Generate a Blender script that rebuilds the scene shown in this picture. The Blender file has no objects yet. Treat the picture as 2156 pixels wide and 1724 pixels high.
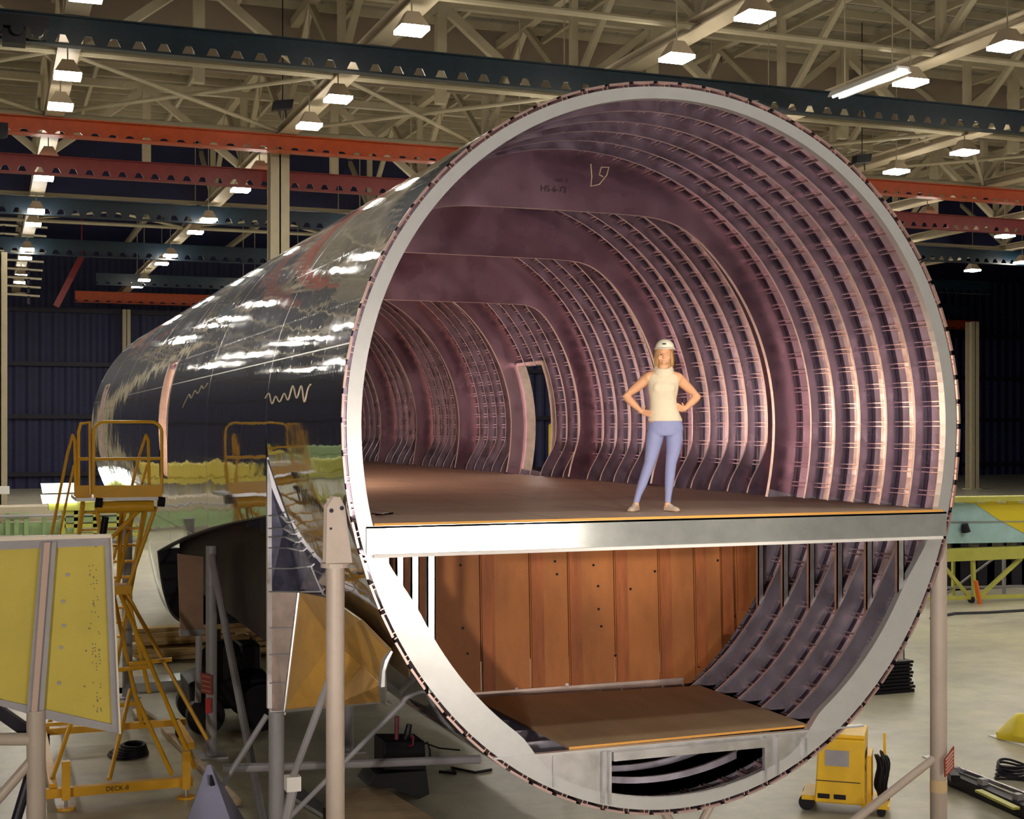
import bpy, bmesh, math, random
from mathutils import Vector, Matrix
random.seed(7)
SC = bpy.context.scene
COL = SC.collection

# ------------------------------------------------------------------ camera
TH = math.radians(20.7)
FPX = 2934.0
CAM = Vector((-6.27, -12.07, 4.9))
cd = bpy.data.cameras.new('camera')
cam = bpy.data.objects.new('camera', cd)
COL.objects.link(cam)
cam.location = CAM
cam.rotation_euler = (math.radians(90), 0, -TH)
cd.sensor_width = 36.0
cd.sensor_fit = 'HORIZONTAL'
cd.lens = FPX / 2156 * 36.0
cd.shift_y = 40.0 / 2156
cd.clip_end = 400
SC.camera = cam
SC.view_settings.view_transform = 'Standard'
SC.view_settings.look = 'None'
SC.view_settings.gamma = 1.0
SC.view_settings.use_curve_mapping = False
SC.view_settings.exposure = 0.12
SC.cycles.max_bounces = 7
SC.cycles.diffuse_bounces = 3
SC.cycles.glossy_bounces = 5
SC.cycles.transmission_bounces = 1
SC.cycles.caustics_reflective = True
SC.cycles.blur_glossy = 1.0
SC.cycles.sample_clamp_indirect = 4.0
SC.cycles.use_light_tree = True

# ------------------------------------------------------------------ world
w = bpy.data.worlds.new('hangar_air')
SC.world = w
w.use_nodes = True
bgn = w.node_tree.nodes['Background']
bgn.inputs[0].default_value = (0.55, 0.5, 0.62, 1)
bgn.inputs[1].default_value = 0.10
LAMP_E = 92.0

# ------------------------------------------------------------------ survey helpers (picture point -> point on a real plane)
def _ray(x, y):
    u = (x - 1078) / FPX
    v = (902 - y) / FPX
    return (math.sin(TH) + u * math.cos(TH), math.cos(TH) - u * math.sin(TH), v)
def onY(x, y, Y):
    r = _ray(x, y); D = (Y - CAM.y) / r[1]
    return Vector((CAM.x + D * r[0], Y, CAM.z + D * r[2]))
def onZ(x, y, Z):
    r = _ray(x, y); D = (Z - CAM.z) / r[2]
    return Vector((CAM.x + D * r[0], CAM.y + D * r[1], Z))

# ------------------------------------------------------------------ materials
MATS = {}
def _nt(name):
    m = bpy.data.materials.new(name); m.use_nodes = True
    nt = m.node_tree
    return m, nt, nt.nodes['Principled BSDF']
def mat(name, col, rough=0.5, metal=0.0, var=0.0, vscale=3.0, col2=None, bump=0.0, bscale=20.0, stretch=(1, 1, 1), rvar=0.0, spec=0.5):
    if name in MATS: return MATS[name]
    m, nt, b = _nt(name)
    b.inputs['Base Color'].default_value = (*col, 1)
    b.inputs['Roughness'].default_value = rough
    b.inputs['Metallic'].default_value = metal
    b.inputs['Specular IOR Level'].default_value = spec
    if var > 0 or bump > 0 or rvar > 0:
        tc = nt.nodes.new('ShaderNodeTexCoord')
        mp = nt.nodes.new('ShaderNodeMapping'); mp.inputs['Scale'].default_value = stretch
        nt.links.new(tc.outputs['Object'], mp.inputs[0])
    if var > 0:
        n = nt.nodes.new('ShaderNodeTexNoise'); n.inputs['Scale'].default_value = vscale
        n.inputs['Detail'].default_value = 5; n.inputs['Roughness'].default_value = 0.65
        nt.links.new(mp.outputs[0], n.inputs['Vector'])
        r = nt.nodes.new('ShaderNodeValToRGB')
        c2 = col2 if col2 else tuple(max(0, c * (1 - var)) for c in col)
        r.color_ramp.elements[0].position = 0.36; r.color_ramp.elements[0].color = (*c2, 1)
        r.color_ramp.elements[1].position = 0.64; r.color_ramp.elements[1].color = (*col, 1)
        nt.links.new(n.outputs[0], r.inputs[0]); nt.links.new(r.outputs[0], b.inputs['Base Color'])
    if rvar > 0:
        n = nt.nodes.new('ShaderNodeTexNoise'); n.inputs['Scale'].default_value = vscale * 1.7; n.inputs['Detail'].default_value = 4
        nt.links.new(mp.outputs[0], n.inputs['Vector'])
        mr = nt.nodes.new('ShaderNodeMapRange')
        mr.inputs['From Min'].default_value = .3; mr.inputs['From Max'].default_value = .7
        mr.inputs['To Min'].default_value = max(.02, rough - rvar); mr.inputs['To Max'].default_value = rough + rvar
        nt.links.new(n.outputs[0], mr.inputs[0]); nt.links.new(mr.outputs[0], b.inputs['Roughness'])
    if bump > 0:
        n = nt.nodes.new('ShaderNodeTexNoise'); n.inputs['Scale'].default_value = bscale; n.inputs['Detail'].default_value = 3
        nt.links.new(mp.outputs[0], n.inputs['Vector'])
        bp = nt.nodes.new('ShaderNodeBump'); bp.inputs['Strength'].default_value = bump; bp.inputs['Distance'].default_value = 0.05
        nt.links.new(n.outputs[0], bp.inputs['Height']); nt.links.new(bp.outputs[0], b.inputs['Normal'])
    MATS[name] = m
    return m
def emit(name, col, s):
    if name in MATS: return MATS[name]
    m = bpy.data.materials.new(name); m.use_nodes = True
    nt = m.node_tree; nt.nodes.clear()
    e = nt.nodes.new('ShaderNodeEmission'); o = nt.nodes.new('ShaderNodeOutputMaterial')
    e.inputs[0].default_value = (*col, 1); e.inputs[1].default_value = s
    nt.links.new(e.outputs[0], o.inputs[0])
    MATS[name] = m
    return m

ALU = mat('aluminium', (.70, .70, .73), .34, .9, .14, 3.0, rvar=.08, bump=.03, bscale=5)
ALU_RIM = mat('rim_aluminium', (.68, .70, .72), .33, .6, .06, 6.0, bump=.03, bscale=5)
FRAME_M = mat('shade_tinted_frame', (.41, .33, .45), .32, .9, .15, 2.5, rvar=.10, bump=.10, bscale=6)  # aluminium with the purple of the interior shadows put into its colour
FRAME_LOW = mat('brightened_low_aluminium', (.72, .70, .86), .34, .8, .25, 2.0, rvar=.10, bump=.08, bscale=6)  # same metal, colour brightened to make up for weak light below the deck
DEEP_M = mat('shade_tinted_deep_frame', (.46, .30, .40), .28, .9, .08, .8, rvar=.10, bump=.15, bscale=2.2)  # purple interior shade tinted into this metal too
STR_M = mat('stringer_aluminium', (.78, .56, .54), .32, .8, .2, 6.0)
FLG_M = mat('lit_edge_aluminium', (.84, .70, .70), .38, .45, .2, 3.0)  # frame metal made paler so the inner edges look lit
STEEL_BEIGE = mat('beige_paint', (.46, .385, .33), .45, 0, .10, 3)
CHORD_M = mat('chord_paint', (.50, .42, .30), .5, 0, .08, 2)
STEEL_GREY = mat('grey_paint', (.34, .33, .36), .45, 0, .12, 3)
ROOF_TAN = mat('roof_steel_paint', (.40, .345, .235), .55, 0, .10, 2)
YEL = mat('yellow_paint', (.80, .42, .02), .35, 0, .10, 4)
YEL_W = mat('welder_yellow', (.85, .52, .02), .35, 0, .10, 4)
BLACK = mat('black_rubber', (.006, .005, .009), .5, spec=.25)
DARK = mat('dark_steel', (.018, .015, .028), .45, .2, .3, 4, spec=.3)
BLUE_G = mat('blue_girder_paint', (.006, .020, .035), .38, 0, .35, 3)
ORANGE_G = mat('orange_girder_paint', (.50, .075, .012), .40, 0, .2, 3)
RED_G = mat('red_girder_paint', (.20, .014, .014), .42, 0, .2, 3)
NAVY = mat('navy_wall_paint', (.007, .009, .06), .6, 0, .35, .5)
PLY = mat('orange_plywood', (.48, .17, .045), .6, 0, .30, 2.2, bump=.03, bscale=30, stretch=(1, 1, .35))
PLY_D = mat('orange_plywood_batten', (.42, .125, .035), .6, 0, .35, 4, stretch=(2, 1, .3))
SHEET = mat('brown_board', (.44, .31, .19), .6, 0, .22, 1.3, stretch=(1, .3, 1))
PLY_P = mat('pale_plywood', (.55, .40, .24), .6, 0, .3, 3, stretch=(.3, 1, 1))
DECK_M = mat('deck_board', (.27, .20, .165), .55, 0, .22, .9)
EDGE_O = mat('board_edge', (.75, .38, .08), .6)
OLIVE = mat('olive_yellow_panel', (.56, .45, .07), .45, 0, .12, 1.5)
OCHRE = mat('ochre_plywood', (.62, .34, .07), .42, 0, .25, 2.0)
TEAL = mat('aqua_paint', (.42, .66, .70), .45, 0, .15, 2)
YG = mat('yellow_green_paint', (.50, .50, .10), .45, 0, .15, 3)
YBR = mat('bright_yellow_paint', (.75, .60, .03), .45)
GREEN = mat('pale_green_paint', (.30, .42, .20), .5, 0, .2, 3)
LUM = mat('lumber', (.62, .42, .18), .65, 0, .3, 4, stretch=(.3, 1, 1))
WHITE = mat('white_paint', (.78, .76, .74), .45)
SIGNR = mat('sign_red', (.30, .05, .03), .45)
SIGNP = mat('sign_lettering', (.66, .42, .36), .5)
PINK_REFL = mat('pink_reflection_metal', (.84, .68, .62), .40, .6, .25, 4)  # aluminium; its bright pink reflections are put into the colour
LAMP = emit('lamp_lens', (1.0, .93, .80), LAMP_E)
FLUO = emit('fluorescent_tube', (.95, 1.0, .88), 9)

# ------------------------------------------------------------------ mesh builder
class MB:
    def __init__(s): s.v = []; s.f = []; s.mi = []; s.m = 0
    def _add(s, vs, fs):
        o = len(s.v); s.v += [tuple(p) for p in vs]
        for f in fs: s.f.append(tuple(i + o for i in f)); s.mi.append(s.m)
        return s
    def quad(s, *p): return s._add(p, [tuple(range(len(p)))])
    def box(s, x0, x1, y0, y1, z0, z1):
        v = [(x0, y0, z0), (x1, y0, z0), (x1, y1, z0), (x0, y1, z0), (x0, y0, z1), (x1, y0, z1), (x1, y1, z1), (x0, y1, z1)]
        return s._add(v, [(0, 3, 2, 1), (4, 5, 6, 7), (0, 1, 5, 4), (1, 2, 6, 5), (2, 3, 7, 6), (3, 0, 4, 7)])
    def bar(s, a, b, w, h=None, up=(0, 0, 1)):
        h = h or w; a = Vector(a); b = Vector(b); d = (b - a).normalized()
        u = Vector(up)
        if abs(d.dot(u)) > .98: u = Vector((0, 1, 0))
        x = d.cross(u).normalized(); y = x.cross(d).normalized()
        v = []
        for p in (a, b):
            for i, j in ((-1, -1), (1, -1), (1, 1), (-1, 1)): v.append(p + x * i * w / 2 + y * j * h / 2)
        return s._add(v, [(0, 1, 2, 3), (7, 6, 5, 4), (0, 4, 5, 1), (1, 5, 6, 2), (2, 6, 7, 3), (3, 7, 4, 0)])
    def tube(s, pts, r, n=12, caps=True, closed=False):
        pts = [Vector(p) for p in pts]; rs = r if isinstance(r, (list, tuple)) else [r] * len(pts)
        v = []; ref = None; N = len(pts)
        for i, p in enumerate(pts):
            if closed: d = (pts[(i + 1) % N] - pts[i - 1]).normalized()
            elif i == 0: d = (pts[1] - p).normalized()
            elif i == N - 1: d = (p - pts[i - 1]).normalized()
            else: d = ((pts[i + 1] - p).normalized() + (p - pts[i - 1]).normalized()).normalized()
            if ref is None:
                ref = Vector((0, 0, 1)) if abs(d.z) < .9 else Vector((0, 1, 0))
            x = d.cross(ref).normalized(); ref = x.cross(d).normalized()
            for k in range(n):
                t = 2 * math.pi * k / n
                v.append(p + (x * math.cos(t) + ref * math.sin(t)) * rs[i])
        f = []
        for i in range(N if closed else N - 1):
            j = (i + 1) % N
            for k in range(n):
                l = (k + 1) % n
                f.append((i * n + k, i * n + l, j * n + l, j * n + k))
        if caps and not closed:
            f.append(tuple(range(n))[::-1]); f.append(tuple((N - 1) * n + k for k in range(n)))
        return s._add(v, f)
    def prism(s, poly, d):            # polygon (list of 3-D points) pushed along vector d
        n = len(poly); d = Vector(d)
        v = [Vector(p) for p in poly] + [Vector(p) + d for p in poly]
        f = [tuple(range(n))[::-1], tuple(range(n, 2 * n))]
        for i in range(n): j = (i + 1) % n; f.append((i, j, j + n, i + n))
        return s._add(v, f)
    def rings(s, rings, caps=True):   # loft closed rings
        n = len(rings[0]); v = [p for r in rings for p in r]; f = []
        for i in range(len(rings) - 1):
            for k in range(n):
                l = (k + 1) % n; f.append((i * n + k, i * n + l, (i + 1) * n + l, (i + 1) * n + k))
        if caps: f.append(tuple(range(n))[::-1]); f.append(tuple((len(rings) - 1) * n + k for k in range(n)))
        return s._add(v, f)
    def sphere(s, c, r, nu=16, nv=10, sc=(1, 1, 1), z0=-1.0):
        rr = []
        a0 = math.asin(z0)
        for i in range(nv + 1):
            a = a0 + (math.pi / 2 - a0) * i / nv
            q = max(math.cos(a), .002)
            rr.append([(c[0] + r * sc[0] * q * math.cos(2 * math.pi * k / nu), c[1] + r * sc[1] * q * math.sin(2 * math.pi * k / nu), c[2] + r * sc[2] * math.sin(a)) for k in range(nu)])
        return s.rings(rr)
    def build(s, name, mats, parent=None, smooth=False, bevel=0, world=True):
        off = Vector((0, 0, 0))
        if parent is not None and world: off = parent.get('_o') and Vector(parent['_o']) or Vector((0, 0, 0))
        me = bpy.data.meshes.new(name)
        me.from_pydata([(p[0] - off.x, p[1] - off.y, p[2] - off.z) for p in s.v], [], s.f)
        if not isinstance(mats, (list, tuple)): mats = [mats]
        for m in mats: me.materials.append(m)
        for p, i in zip(me.polygons, s.mi): p.material_index = min(i, len(mats) - 1)
        bm = bmesh.new(); bm.from_mesh(me)
        bmesh.ops.remove_doubles(bm, verts=bm.verts, dist=1e-5)
        bmesh.ops.recalc_face_normals(bm, faces=bm.faces)
        bm.to_mesh(me); bm.free()
        if smooth:
            for p in me.polygons: p.use_smooth = True
            try: me.set_sharp_from_angle(angle=math.radians(38))
            except Exception: pass
        o = bpy.data.objects.new(name, me); COL.objects.link(o)
        if parent is not None: o.parent = parent
        if bevel:
            b = o.modifiers.new('bevel', 'BEVEL'); b.width = bevel; b.segments = 2; b.limit_method = 'ANGLE'
        return o

def tag(o, label=None, cat=None, group=None, kind=None):
    if label: o['label'] = label
    if cat: o['category'] = cat
    if group: o['group'] = group
    if kind: o['kind'] = kind
    return o
def thing(name, label, cat, loc, group=None):
    o = bpy.data.objects.new(name, None); COL.objects.link(o); o.location = loc
    o.empty_display_size = .2
    o['_o'] = tuple(loc)
    return tag(o, label, cat, group)
def struct(name, mb, m, **k):
    return tag(mb.build(name, m, **k), kind='structure')
def kids(o): return [c for c in COL.objects if c.parent == o]
def dup(root, loc, label, children):
    r = root.copy(); COL.objects.link(r); r.location = loc; r['label'] = label
    r['_o'] = tuple(loc)
    for ch in children:
        c = ch.copy(); COL.objects.link(c); c.parent = r
    return r
def ordn(n): return ['nearest', 'second', 'third', 'fourth', 'fifth', 'sixth', 'seventh', 'eighth', 'ninth', 'tenth', 'eleventh', 'twelfth', 'thirteenth', 'fourteenth', 'fifteenth'][n]

# ------------------------------------------------------------------ the hangar shell
floor_m, nt, b = _nt('hangar_floor')
tc = nt.nodes.new('ShaderNodeTexCoord')
n1 = nt.nodes.new('ShaderNodeTexNoise'); n1.inputs['Scale'].default_value = .35; n1.inputs['Detail'].default_value = 6; n1.inputs['Roughness'].default_value = .6
n2 = nt.nodes.new('ShaderNodeTexNoise'); n2.inputs['Scale'].default_value = 2.2; n2.inputs['Detail'].default_value = 8; n2.inputs['Roughness'].default_value = .7
for n in (n1, n2): nt.links.new(tc.outputs['Object'], n.inputs['Vector'])
r1 = nt.nodes.new('ShaderNodeValToRGB')
r1.color_ramp.elements[0].position = .35; r1.color_ramp.elements[0].color = (.36, .335, .275, 1)
r1.color_ramp.elements[1].position = .68; r1.color_ramp.elements[1].color = (.52, .49, .34, 1)
r2 = nt.nodes.new('ShaderNodeValToRGB')
r2.color_ramp.elements[0].position = .30; r2.color_ramp.elements[0].color = (.72, .72, .74, 1)
r2.color_ramp.elements[1].position = .62; r2.color_ramp.elements[1].color = (1, 1, 1, 1)
nt.links.new(n1.outputs[0], r1.inputs[0]); nt.links.new(n2.outputs[0], r2.inputs[0])
mx = nt.nodes.new('ShaderNodeMix'); mx.data_type = 'RGBA'; mx.blend_type = 'MULTIPLY'; mx.inputs[0].default_value = 1
nt.links.new(r1.outputs[0], mx.inputs[6]); nt.links.new(r2.outputs[0], mx.inputs[7]); nt.links.new(mx.outputs[2], b.inputs['Base Color'])
b.inputs['Roughness'].default_value = .32
m = MB(); m.box(-40, 100, -25, 110, -.3, 0); struct('floor', m, floor_m)

roof_m, nt, b = _nt('roof_deck')
tc = nt.nodes.new('ShaderNodeTexCoord')
br = nt.nodes.new('ShaderNodeTexBrick'); br.inputs['Scale'].default_value = 1.0
br.inputs['Color1'].default_value = (.25, .22, .165, 1); br.inputs['Color2'].default_value = (.21, .185, .15, 1); br.inputs['Mortar'].default_value = (.10, .09, .08, 1)
br.inputs['Mortar Size'].default_value = .035; br.inputs['Brick Width'].default_value = 2.6; br.inputs['Row Height'].default_value = 1.3
nt.links.new(tc.outputs['Object'], br.inputs['Vector']); nt.links.new(br.outputs[0], b.inputs['Base Color'])
b.inputs['Roughness'].default_value = .75
m = MB(); m.box(-40, 100, -25, 62, 20.4, 20.7); struct('ceiling', m, roof_m)
m = MB(); m.box(-40, 100, 62, 110, 20.4, 20.7); struct('ceiling_far', m, NAVY)
m = MB(); m.box(-40, 100, 62, 62.3, 16.6, 20.4)
struct('trim_1', m, NAVY)

m = MB()
for k in range(-12, 50):          # corrugated navy cladding with girts
    pass
n = 560
pts = [(-40 + 140 * i / n, 108 + (0.10 if (i // 2) % 2 else 0)) for i in range(n + 1)]
for i in range(n): m.quad((pts[i][0], pts[i][1], 0), (pts[i + 1][0], pts[i + 1][1], 0), (pts[i + 1][0], pts[i + 1][1], 20.4), (pts[i][0], pts[i][1], 20.4))
struct('wall_back', m, NAVY)
m = MB()
for z in (1.0, 5.7, 10.0, 14.4): m.box(-40, 100, 107.6, 107.95, z, z + .35)
struct('trim_2', m, DARK)
m = MB(); m.box(-40.3, -40, -25, 110, 0, 20.4)
struct('wall_left', m, NAVY)
m = MB(); m.box(100, 100.3, -25, 110, 0, 20.4); struct('wall_right', m, NAVY)
m = MB(); m.box(-40, 100, -25.3, -25, 0, 20.4); struct('wall_front', m, mat('front_wall_paint', (.30, .27, .24), .7))
m = MB()
for i in range(56):
    y = -24 + i * 1.55
    if y < 61.5: m.box(-40, 100, y, y + .09, 20.12, 20.4)
for i in range(35): m.box(-38 + 4 * i, -37.85 + 4 * i, -24, 61.5, 19.9, 20.12)
struct('trim_3', m, ROOF_TAN)
m = MB(); m.box(-14, 60, 38.4, 38.5, 17.7, 20.35)
struct('trim_4', m, mat('tan_curtain_board', (.22, .17, .12), .75, 0, .10, .5))
# ------------------------------------------------------------------ roof steelwork
TX = [-20.0, -12.0, -4.0, 4.3, 12.3, 20.4, 28.5, 36.6, 44.7, 52.8]
TZ = 15.9
JY = [-4.4 + 8.9 * i for i in range(13)]
def make_truss(x, label):
    r = thing('roof_truss', label, 'roof truss', (x, 0, TZ), 'roof trusses running towards the back wall')
    m = MB(); m.box(x - .32, x + .32, -20, 107.5, TZ - .02, TZ + .03); m.box(x - .32, x + .32, -20, 107.5, TZ + .30, TZ + .35); m.box(x - .02, x + .02, -20, 107.5, TZ, TZ + .33)
    m.build('bottom_chord', CHORD_M, r)
    m = MB(); m.box(x - .16, x + .16, -20, 107.5, 19.55, 19.85); m.build('top_chord', ROOF_TAN, r)
    for i, y in enumerate(JY[:8]):
        m = MB(); m.box(x - .12, x + .12, y - .12, y + .12, TZ + .3, 19.6); m.build('post', ROOF_TAN, r)
        for a, b in ((y, y + 4.45), (y + 8.9, y + 4.45)):
            m = MB(); m.bar((x, a, TZ + .35), (x, b, 19.6), .2, .2); m.build('diagonal', ROOF_TAN, r)
    return r
sides = ['far left edge of the hangar roof', 'left of the rack of pipes', 'above the left end of the girders', 'meeting the tall tan column left of the fuselage',
         'above the fuselage crown', 'beside the long fluorescent fixture', 'right of the long fluorescent fixture', 'over the right trestle',
         'second from the right, beyond the trestle', 'at the far right of the roof']
t0 = make_truss(TX[4], 'tan steel roof truss ' + sides[4])
ch = kids(t0)
for i, x in enumerate(TX):
    if i != 4: dup(t0, (x, 0, TZ), 'tan steel roof truss ' + sides[i], ch)

def tstrut(y, lab, x0=-20, x1=53):
    m = MB(); m.tube([(x0, y, TZ + .15), (x1, y, TZ + .15)], .10, 8)
    tag(m.build('roof_strut', ROOF_TAN), lab, 'roof strut', 'struts tying the truss bottoms together')
slab = ['behind the camera', 'over the work deck', 'nearest the camera over the fuselage', 'crossing just in front of the front blue girder', 'just behind the front blue girder', 'in line with the orange girder',
        'behind the red girder', 'in front of the second blue girder', 'behind the second blue girder', 'before the third blue girder']
for i, y in enumerate(JY[1:10]): tstrut(y, 'long tan roof tube ' + slab[i + 1])
def xbrace(x0, x1, y0, y1, lab):
    m = MB(); e = .3; m.tube([(x0 + e, y0 + e, TZ + .12), (x1 - e, y1 - e, TZ + .12)], .075, 8); a = m
    a.tube([(x0 + e, y1 - e, TZ + .24), (x1 - e, y0 + e, TZ + .24)], .075, 8)
    tag(a.build('cross_brace', ROOF_TAN), lab, 'cross brace', 'crossed roof braces')
bl = ['beyond the left column of lamps', 'above the rack of pipes', 'left of the tall tan column', 'right of the tall tan column', 'over the fuselage crown', 'right of the fuselage crown', 'above the right trestle', 'towards the right wall', 'far right']
for i in range(len(TX) - 1):
    xbrace(TX[i], TX[i + 1], JY[4], JY[5], 'thin crossed tan tubes between trusses, ' + bl[i] + ', front bay')
for i in range(2, len(TX) - 1):
    xbrace(TX[i], TX[i + 1], JY[7], JY[8], 'thin crossed tan tubes between trusses, ' + bl[i] + ', rear bay')

def ctruss(y, lab, x0=-20, x1=53):      # deep transverse truss with heavy members
    r = thing('cross_truss', lab, 'roof truss', (4, y, TZ), 'deep trusses across the hangar')
    m = MB(); m.box(x0, x1, y - .15, y + .15, 19.3, 19.6); m.build('top_chord', ROOF_TAN, r)
    for i, a in enumerate(TX[:-1]):
        b = TX[i + 1]; c = (a + b) / 2
        m = MB(); m.bar((a, y, TZ + .3), (c, y, 19.4), .28); m.build('diagonal', ROOF_TAN, r)
        m = MB(); m.bar((b, y, TZ + .3), (c, y, 19.4), .28); m.build('diagonal', ROOF_TAN, r)
        m = MB(); m.box(c - .17, c + .17, y - .17, y + .17, TZ + .1, 19.4); m.build('post', ROOF_TAN, r)
ctruss(JY[4] + 2.2, 'deep tan truss across the hangar behind the front blue girder')
ctruss(JY[6], 'deep tan truss across the hangar before the second blue girder')

# ------------------------------------------------------------------ travelling crane girders
def girder_bm(r, y, z, h, x0, x1, mt, pitch=.56, hw=.15, hh=.20, fl=.17, web=.0):
    m = MB(); m.box(x0, x1, y - fl, y + fl, z - .035, z); m.build('top_flange', mt, r)
    m = MB(); m.box(x0, x1, y - fl, y + fl, z - h, z - h + .035); m.build('bottom_flange', mt, r)
    zb = z - h + .03; zt = zb + hh + .06
    m = MB(); m.box(x0, x1, y - .02, y + .02, zt, z - .02)
    m.box(x0, x1, y - .02, y + .02, zb, zb + .07)
    n = int((x1 - x0) / pitch)
    z0 = zb + .07
    for i in range(n):
        a = x0 + i * pitch; c = a + pitch
        # the tooth between two trapezoid holes
        m.prism([(a + hw + .02, y - .02, z0), (c - hw - .02, y - .02, z0), (c - hw * .5, y - .02, zt), (a + hw * .5, y - .02, zt)], (0, .04, 0))
    m.build('web', mt, r)
def crane(name, y, z, h, x0, x1, mt, lab, cat='crane girder', **k):
    r = thing(name, lab, cat, ((x0 + x1) / 2, y, z - h))
    girder_bm(r, y, z, h, x0, x1, mt, **k)
    return r
g1 = crane('crane_girder', 26.8, TZ - .04, .80, -7.0, 56, BLUE_G, 'dark blue pierced crane girder nearest the camera', pitch=.66, hw=.16, hh=.22)
def carriage(x, y, z, lab, w=1.0):
    r = thing('crane_end_carriage', lab, 'crane carriage', (x, y, z))
    m = MB(); m.box(x - w * .5, x + w * .5, y - .9, y + .2, z - .05, z + .25); m.build('frame', BLACK, r)
    for i in range(3):
        m = MB(); m.tube([(x - w * .4 + i * w * .35, y - .95, z - .12), (x - w * .4 + i * w * .35, y - .7, z - .12)], .16, 14); m.build('wheel', BLACK, r)
    m = MB(); m.box(x - w * .3, x + w * .1, y - .8, y - .3, z - .45, z - .1); m.build('motor', BLACK, r)
carriage(-5.45, 26.3, 15.15, 'black wheeled carriage under the left end of the front blue girder', 1.4)
carriage(-6.0, 39.0, 15.0, 'black wheeled carriage at the left end of the orange girder', .9)
crane('crane_girder', 39.75, TZ - .05, .62, -6.2, 60, ORANGE_G, 'bright orange pierced crane girder lit by the roof lamps', pitch=.60, hw=.16, hh=.10, fl=.28)
crane('crane_girder', 42.6, 15.05, .72, -6.2, 60, RED_G, 'dark red pierced crane girder just behind the orange one', pitch=.60, hw=.15, hh=.20, fl=.14)
crane('crane_girder', 57.7, TZ - .05, .85, -6.2, 64, BLUE_G, 'second dark blue pierced crane girder, behind the red one', pitch=.66, hw=.18, hh=.24)
crane('crane_girder', 72.7, TZ - .05, .95, -6.2, 64, BLUE_G, 'third dark blue pierced crane girder, over the dark rear bay', pitch=.75, hw=.20, hh=.26)
crane('crane_girder', 90.0, TZ - .05, .85, 1.0, 76, BLUE_G, 'farthest dark blue pierced crane girder', pitch=.80, hw=.15, hh=.16)
crane('crane_girder', 104.0, TZ - .05, .9, .4, 88, ORANGE_G, 'far orange crane girder against the back wall', pitch=.85, hw=.2, hh=.12, fl=.26)

# columns
def hcol(name, x, y, z1, w, lab, mt=ROOF_TAN, cat='column'):
    m = MB(); m.box(x - w / 2, x + w / 2, y - w / 2, y - w / 2 + .06, 0, z1); m.box(x - w / 2, x + w / 2, y + w / 2 - .06, y + w / 2, 0, z1); m.box(x - .03, x + .03, y - w / 2, y + w / 2, 0, z1)
    r = thing(name, lab, cat, (x, y, 0)); m.build('shaft', mt, r)
    m = MB(); m.box(x - w * .7, x + w * .7, y - w * .7, y + w * .7, 0, .08); m.build('base_plate', mt, r)
c = onY(586, 400, 41.2)
hcol('building_column', c.x, 41.2, 15.7, .72, 'tall tan steel column rising behind the left side of the fuselage')
c = onY(266, 700, 106.8); hcol('building_column', c.x, 106.8, 14.7, .62, 'slender tan column against the navy back wall on the left')
c = onY(1, 800, 58); hcol('building_column', c.x, 58, 13.2, .6, 'pale column cut by the left picture edge')
c = onY(2047, 800, 80); hcol('building_column', c.x, 80, 13.5, .75, 'tan column on the navy wall right of the fuselage')

# ------------------------------------------------------------------ lamps
def make_lamp(x, y, lab):
    z = 15.0
    r = thing('high_bay_lamp', lab, 'ceiling lamp', (x, y, z), 'square high bay lamps under the roof')
    m = MB()
    a = [(x + i * .37, y + j * .37, z + .02) for i, j in ((-1, -1), (1, -1), (1, 1), (-1, 1))]
    b = [(x + i * .37, y + j * .37, z + .12) for i, j in ((-1, -1), (1, -1), (1, 1), (-1, 1))]
    c = [(x + i * .16, y + j * .16, z + .52) for i, j in ((-1, -1), (1, -1), (1, 1), (-1, 1))]
    m.rings([b, c]); m.build('shade', mat('lamp_shade_paint', (.46, .37, .27), .5), r)
    m = MB(); m.rings([a, b]); m.build('lens', LAMP, r)
    m = MB(); m.tube([(x, y, z + .5), (x, y, 20.42)], .022, 6); m.build('hanger', ROOF_TAN, r)
    return r
LX = [-19.8, -12.0, -4.05, 3.92, 11.5, 19.2, 27.5, 35.9, 44.2, 53.2]
LY = [-6.5, -2.3, 5.5, 9.7, 18.0, 22.15, 30.1, 34.2, 43.3, 47.7, 56.8, 61.4, 71.8, 76.1, 86.3, 91.0]
rows = ['far left lamp row', 'lamp row next to the far left one', 'lamp row over the yellow stair platform', 'lamp row beside the tall tan column', 'lamp row over the fuselage crown',
        'lamp row by the fluorescent fixture', 'lamp row right of the fluorescent fixture', 'lamp row over the right trestle', 'second lamp row from the right', 'far right lamp row']
l0 = None
for i, x in enumerate(LX):
    for j, y in enumerate(LY):
        if x < 0 and y < 12 or x < 12 and 0 < y < 17: continue
        lab = 'glowing square lamp, %s of the %s' % ((ordn(j) if j < 15 else 'farthest'), rows[i])
        if l0 is None: l0 = make_lamp(x, y, lab); lch = kids(l0)
        else: dup(l0, (x, y, 15.0), lab, lch)

r = thing('fluorescent_fixture', 'long two tube fluorescent fixture hung above the blue girder', 'light fixture', (18.45, 23.2, 15.2))
m = MB(); m.prism([(18.15, 21.5, 15.18), (18.25, 21.5, 15.34), (18.65, 21.5, 15.34), (18.75, 21.5, 15.18), (18.68, 21.5, 15.18), (18.60, 21.5, 15.28), (18.30, 21.5, 15.28), (18.22, 21.5, 15.18)], (0, 3.4, 0)); m.build('reflector', WHITE, r)
for dx in (-.12, .12):
    m = MB(); m.tube([(18.45 + dx, 21.55, 15.19), (18.45 + dx, 24.85, 15.19)], .045, 8); m.build('tube', FLUO, r)
for y in (22, 24.4):
    m = MB(); m.tube([(18.45, y, 15.3), (18.45, y, 20.42)], .02, 6); m.build('hanger', ROOF_TAN, r)

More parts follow.
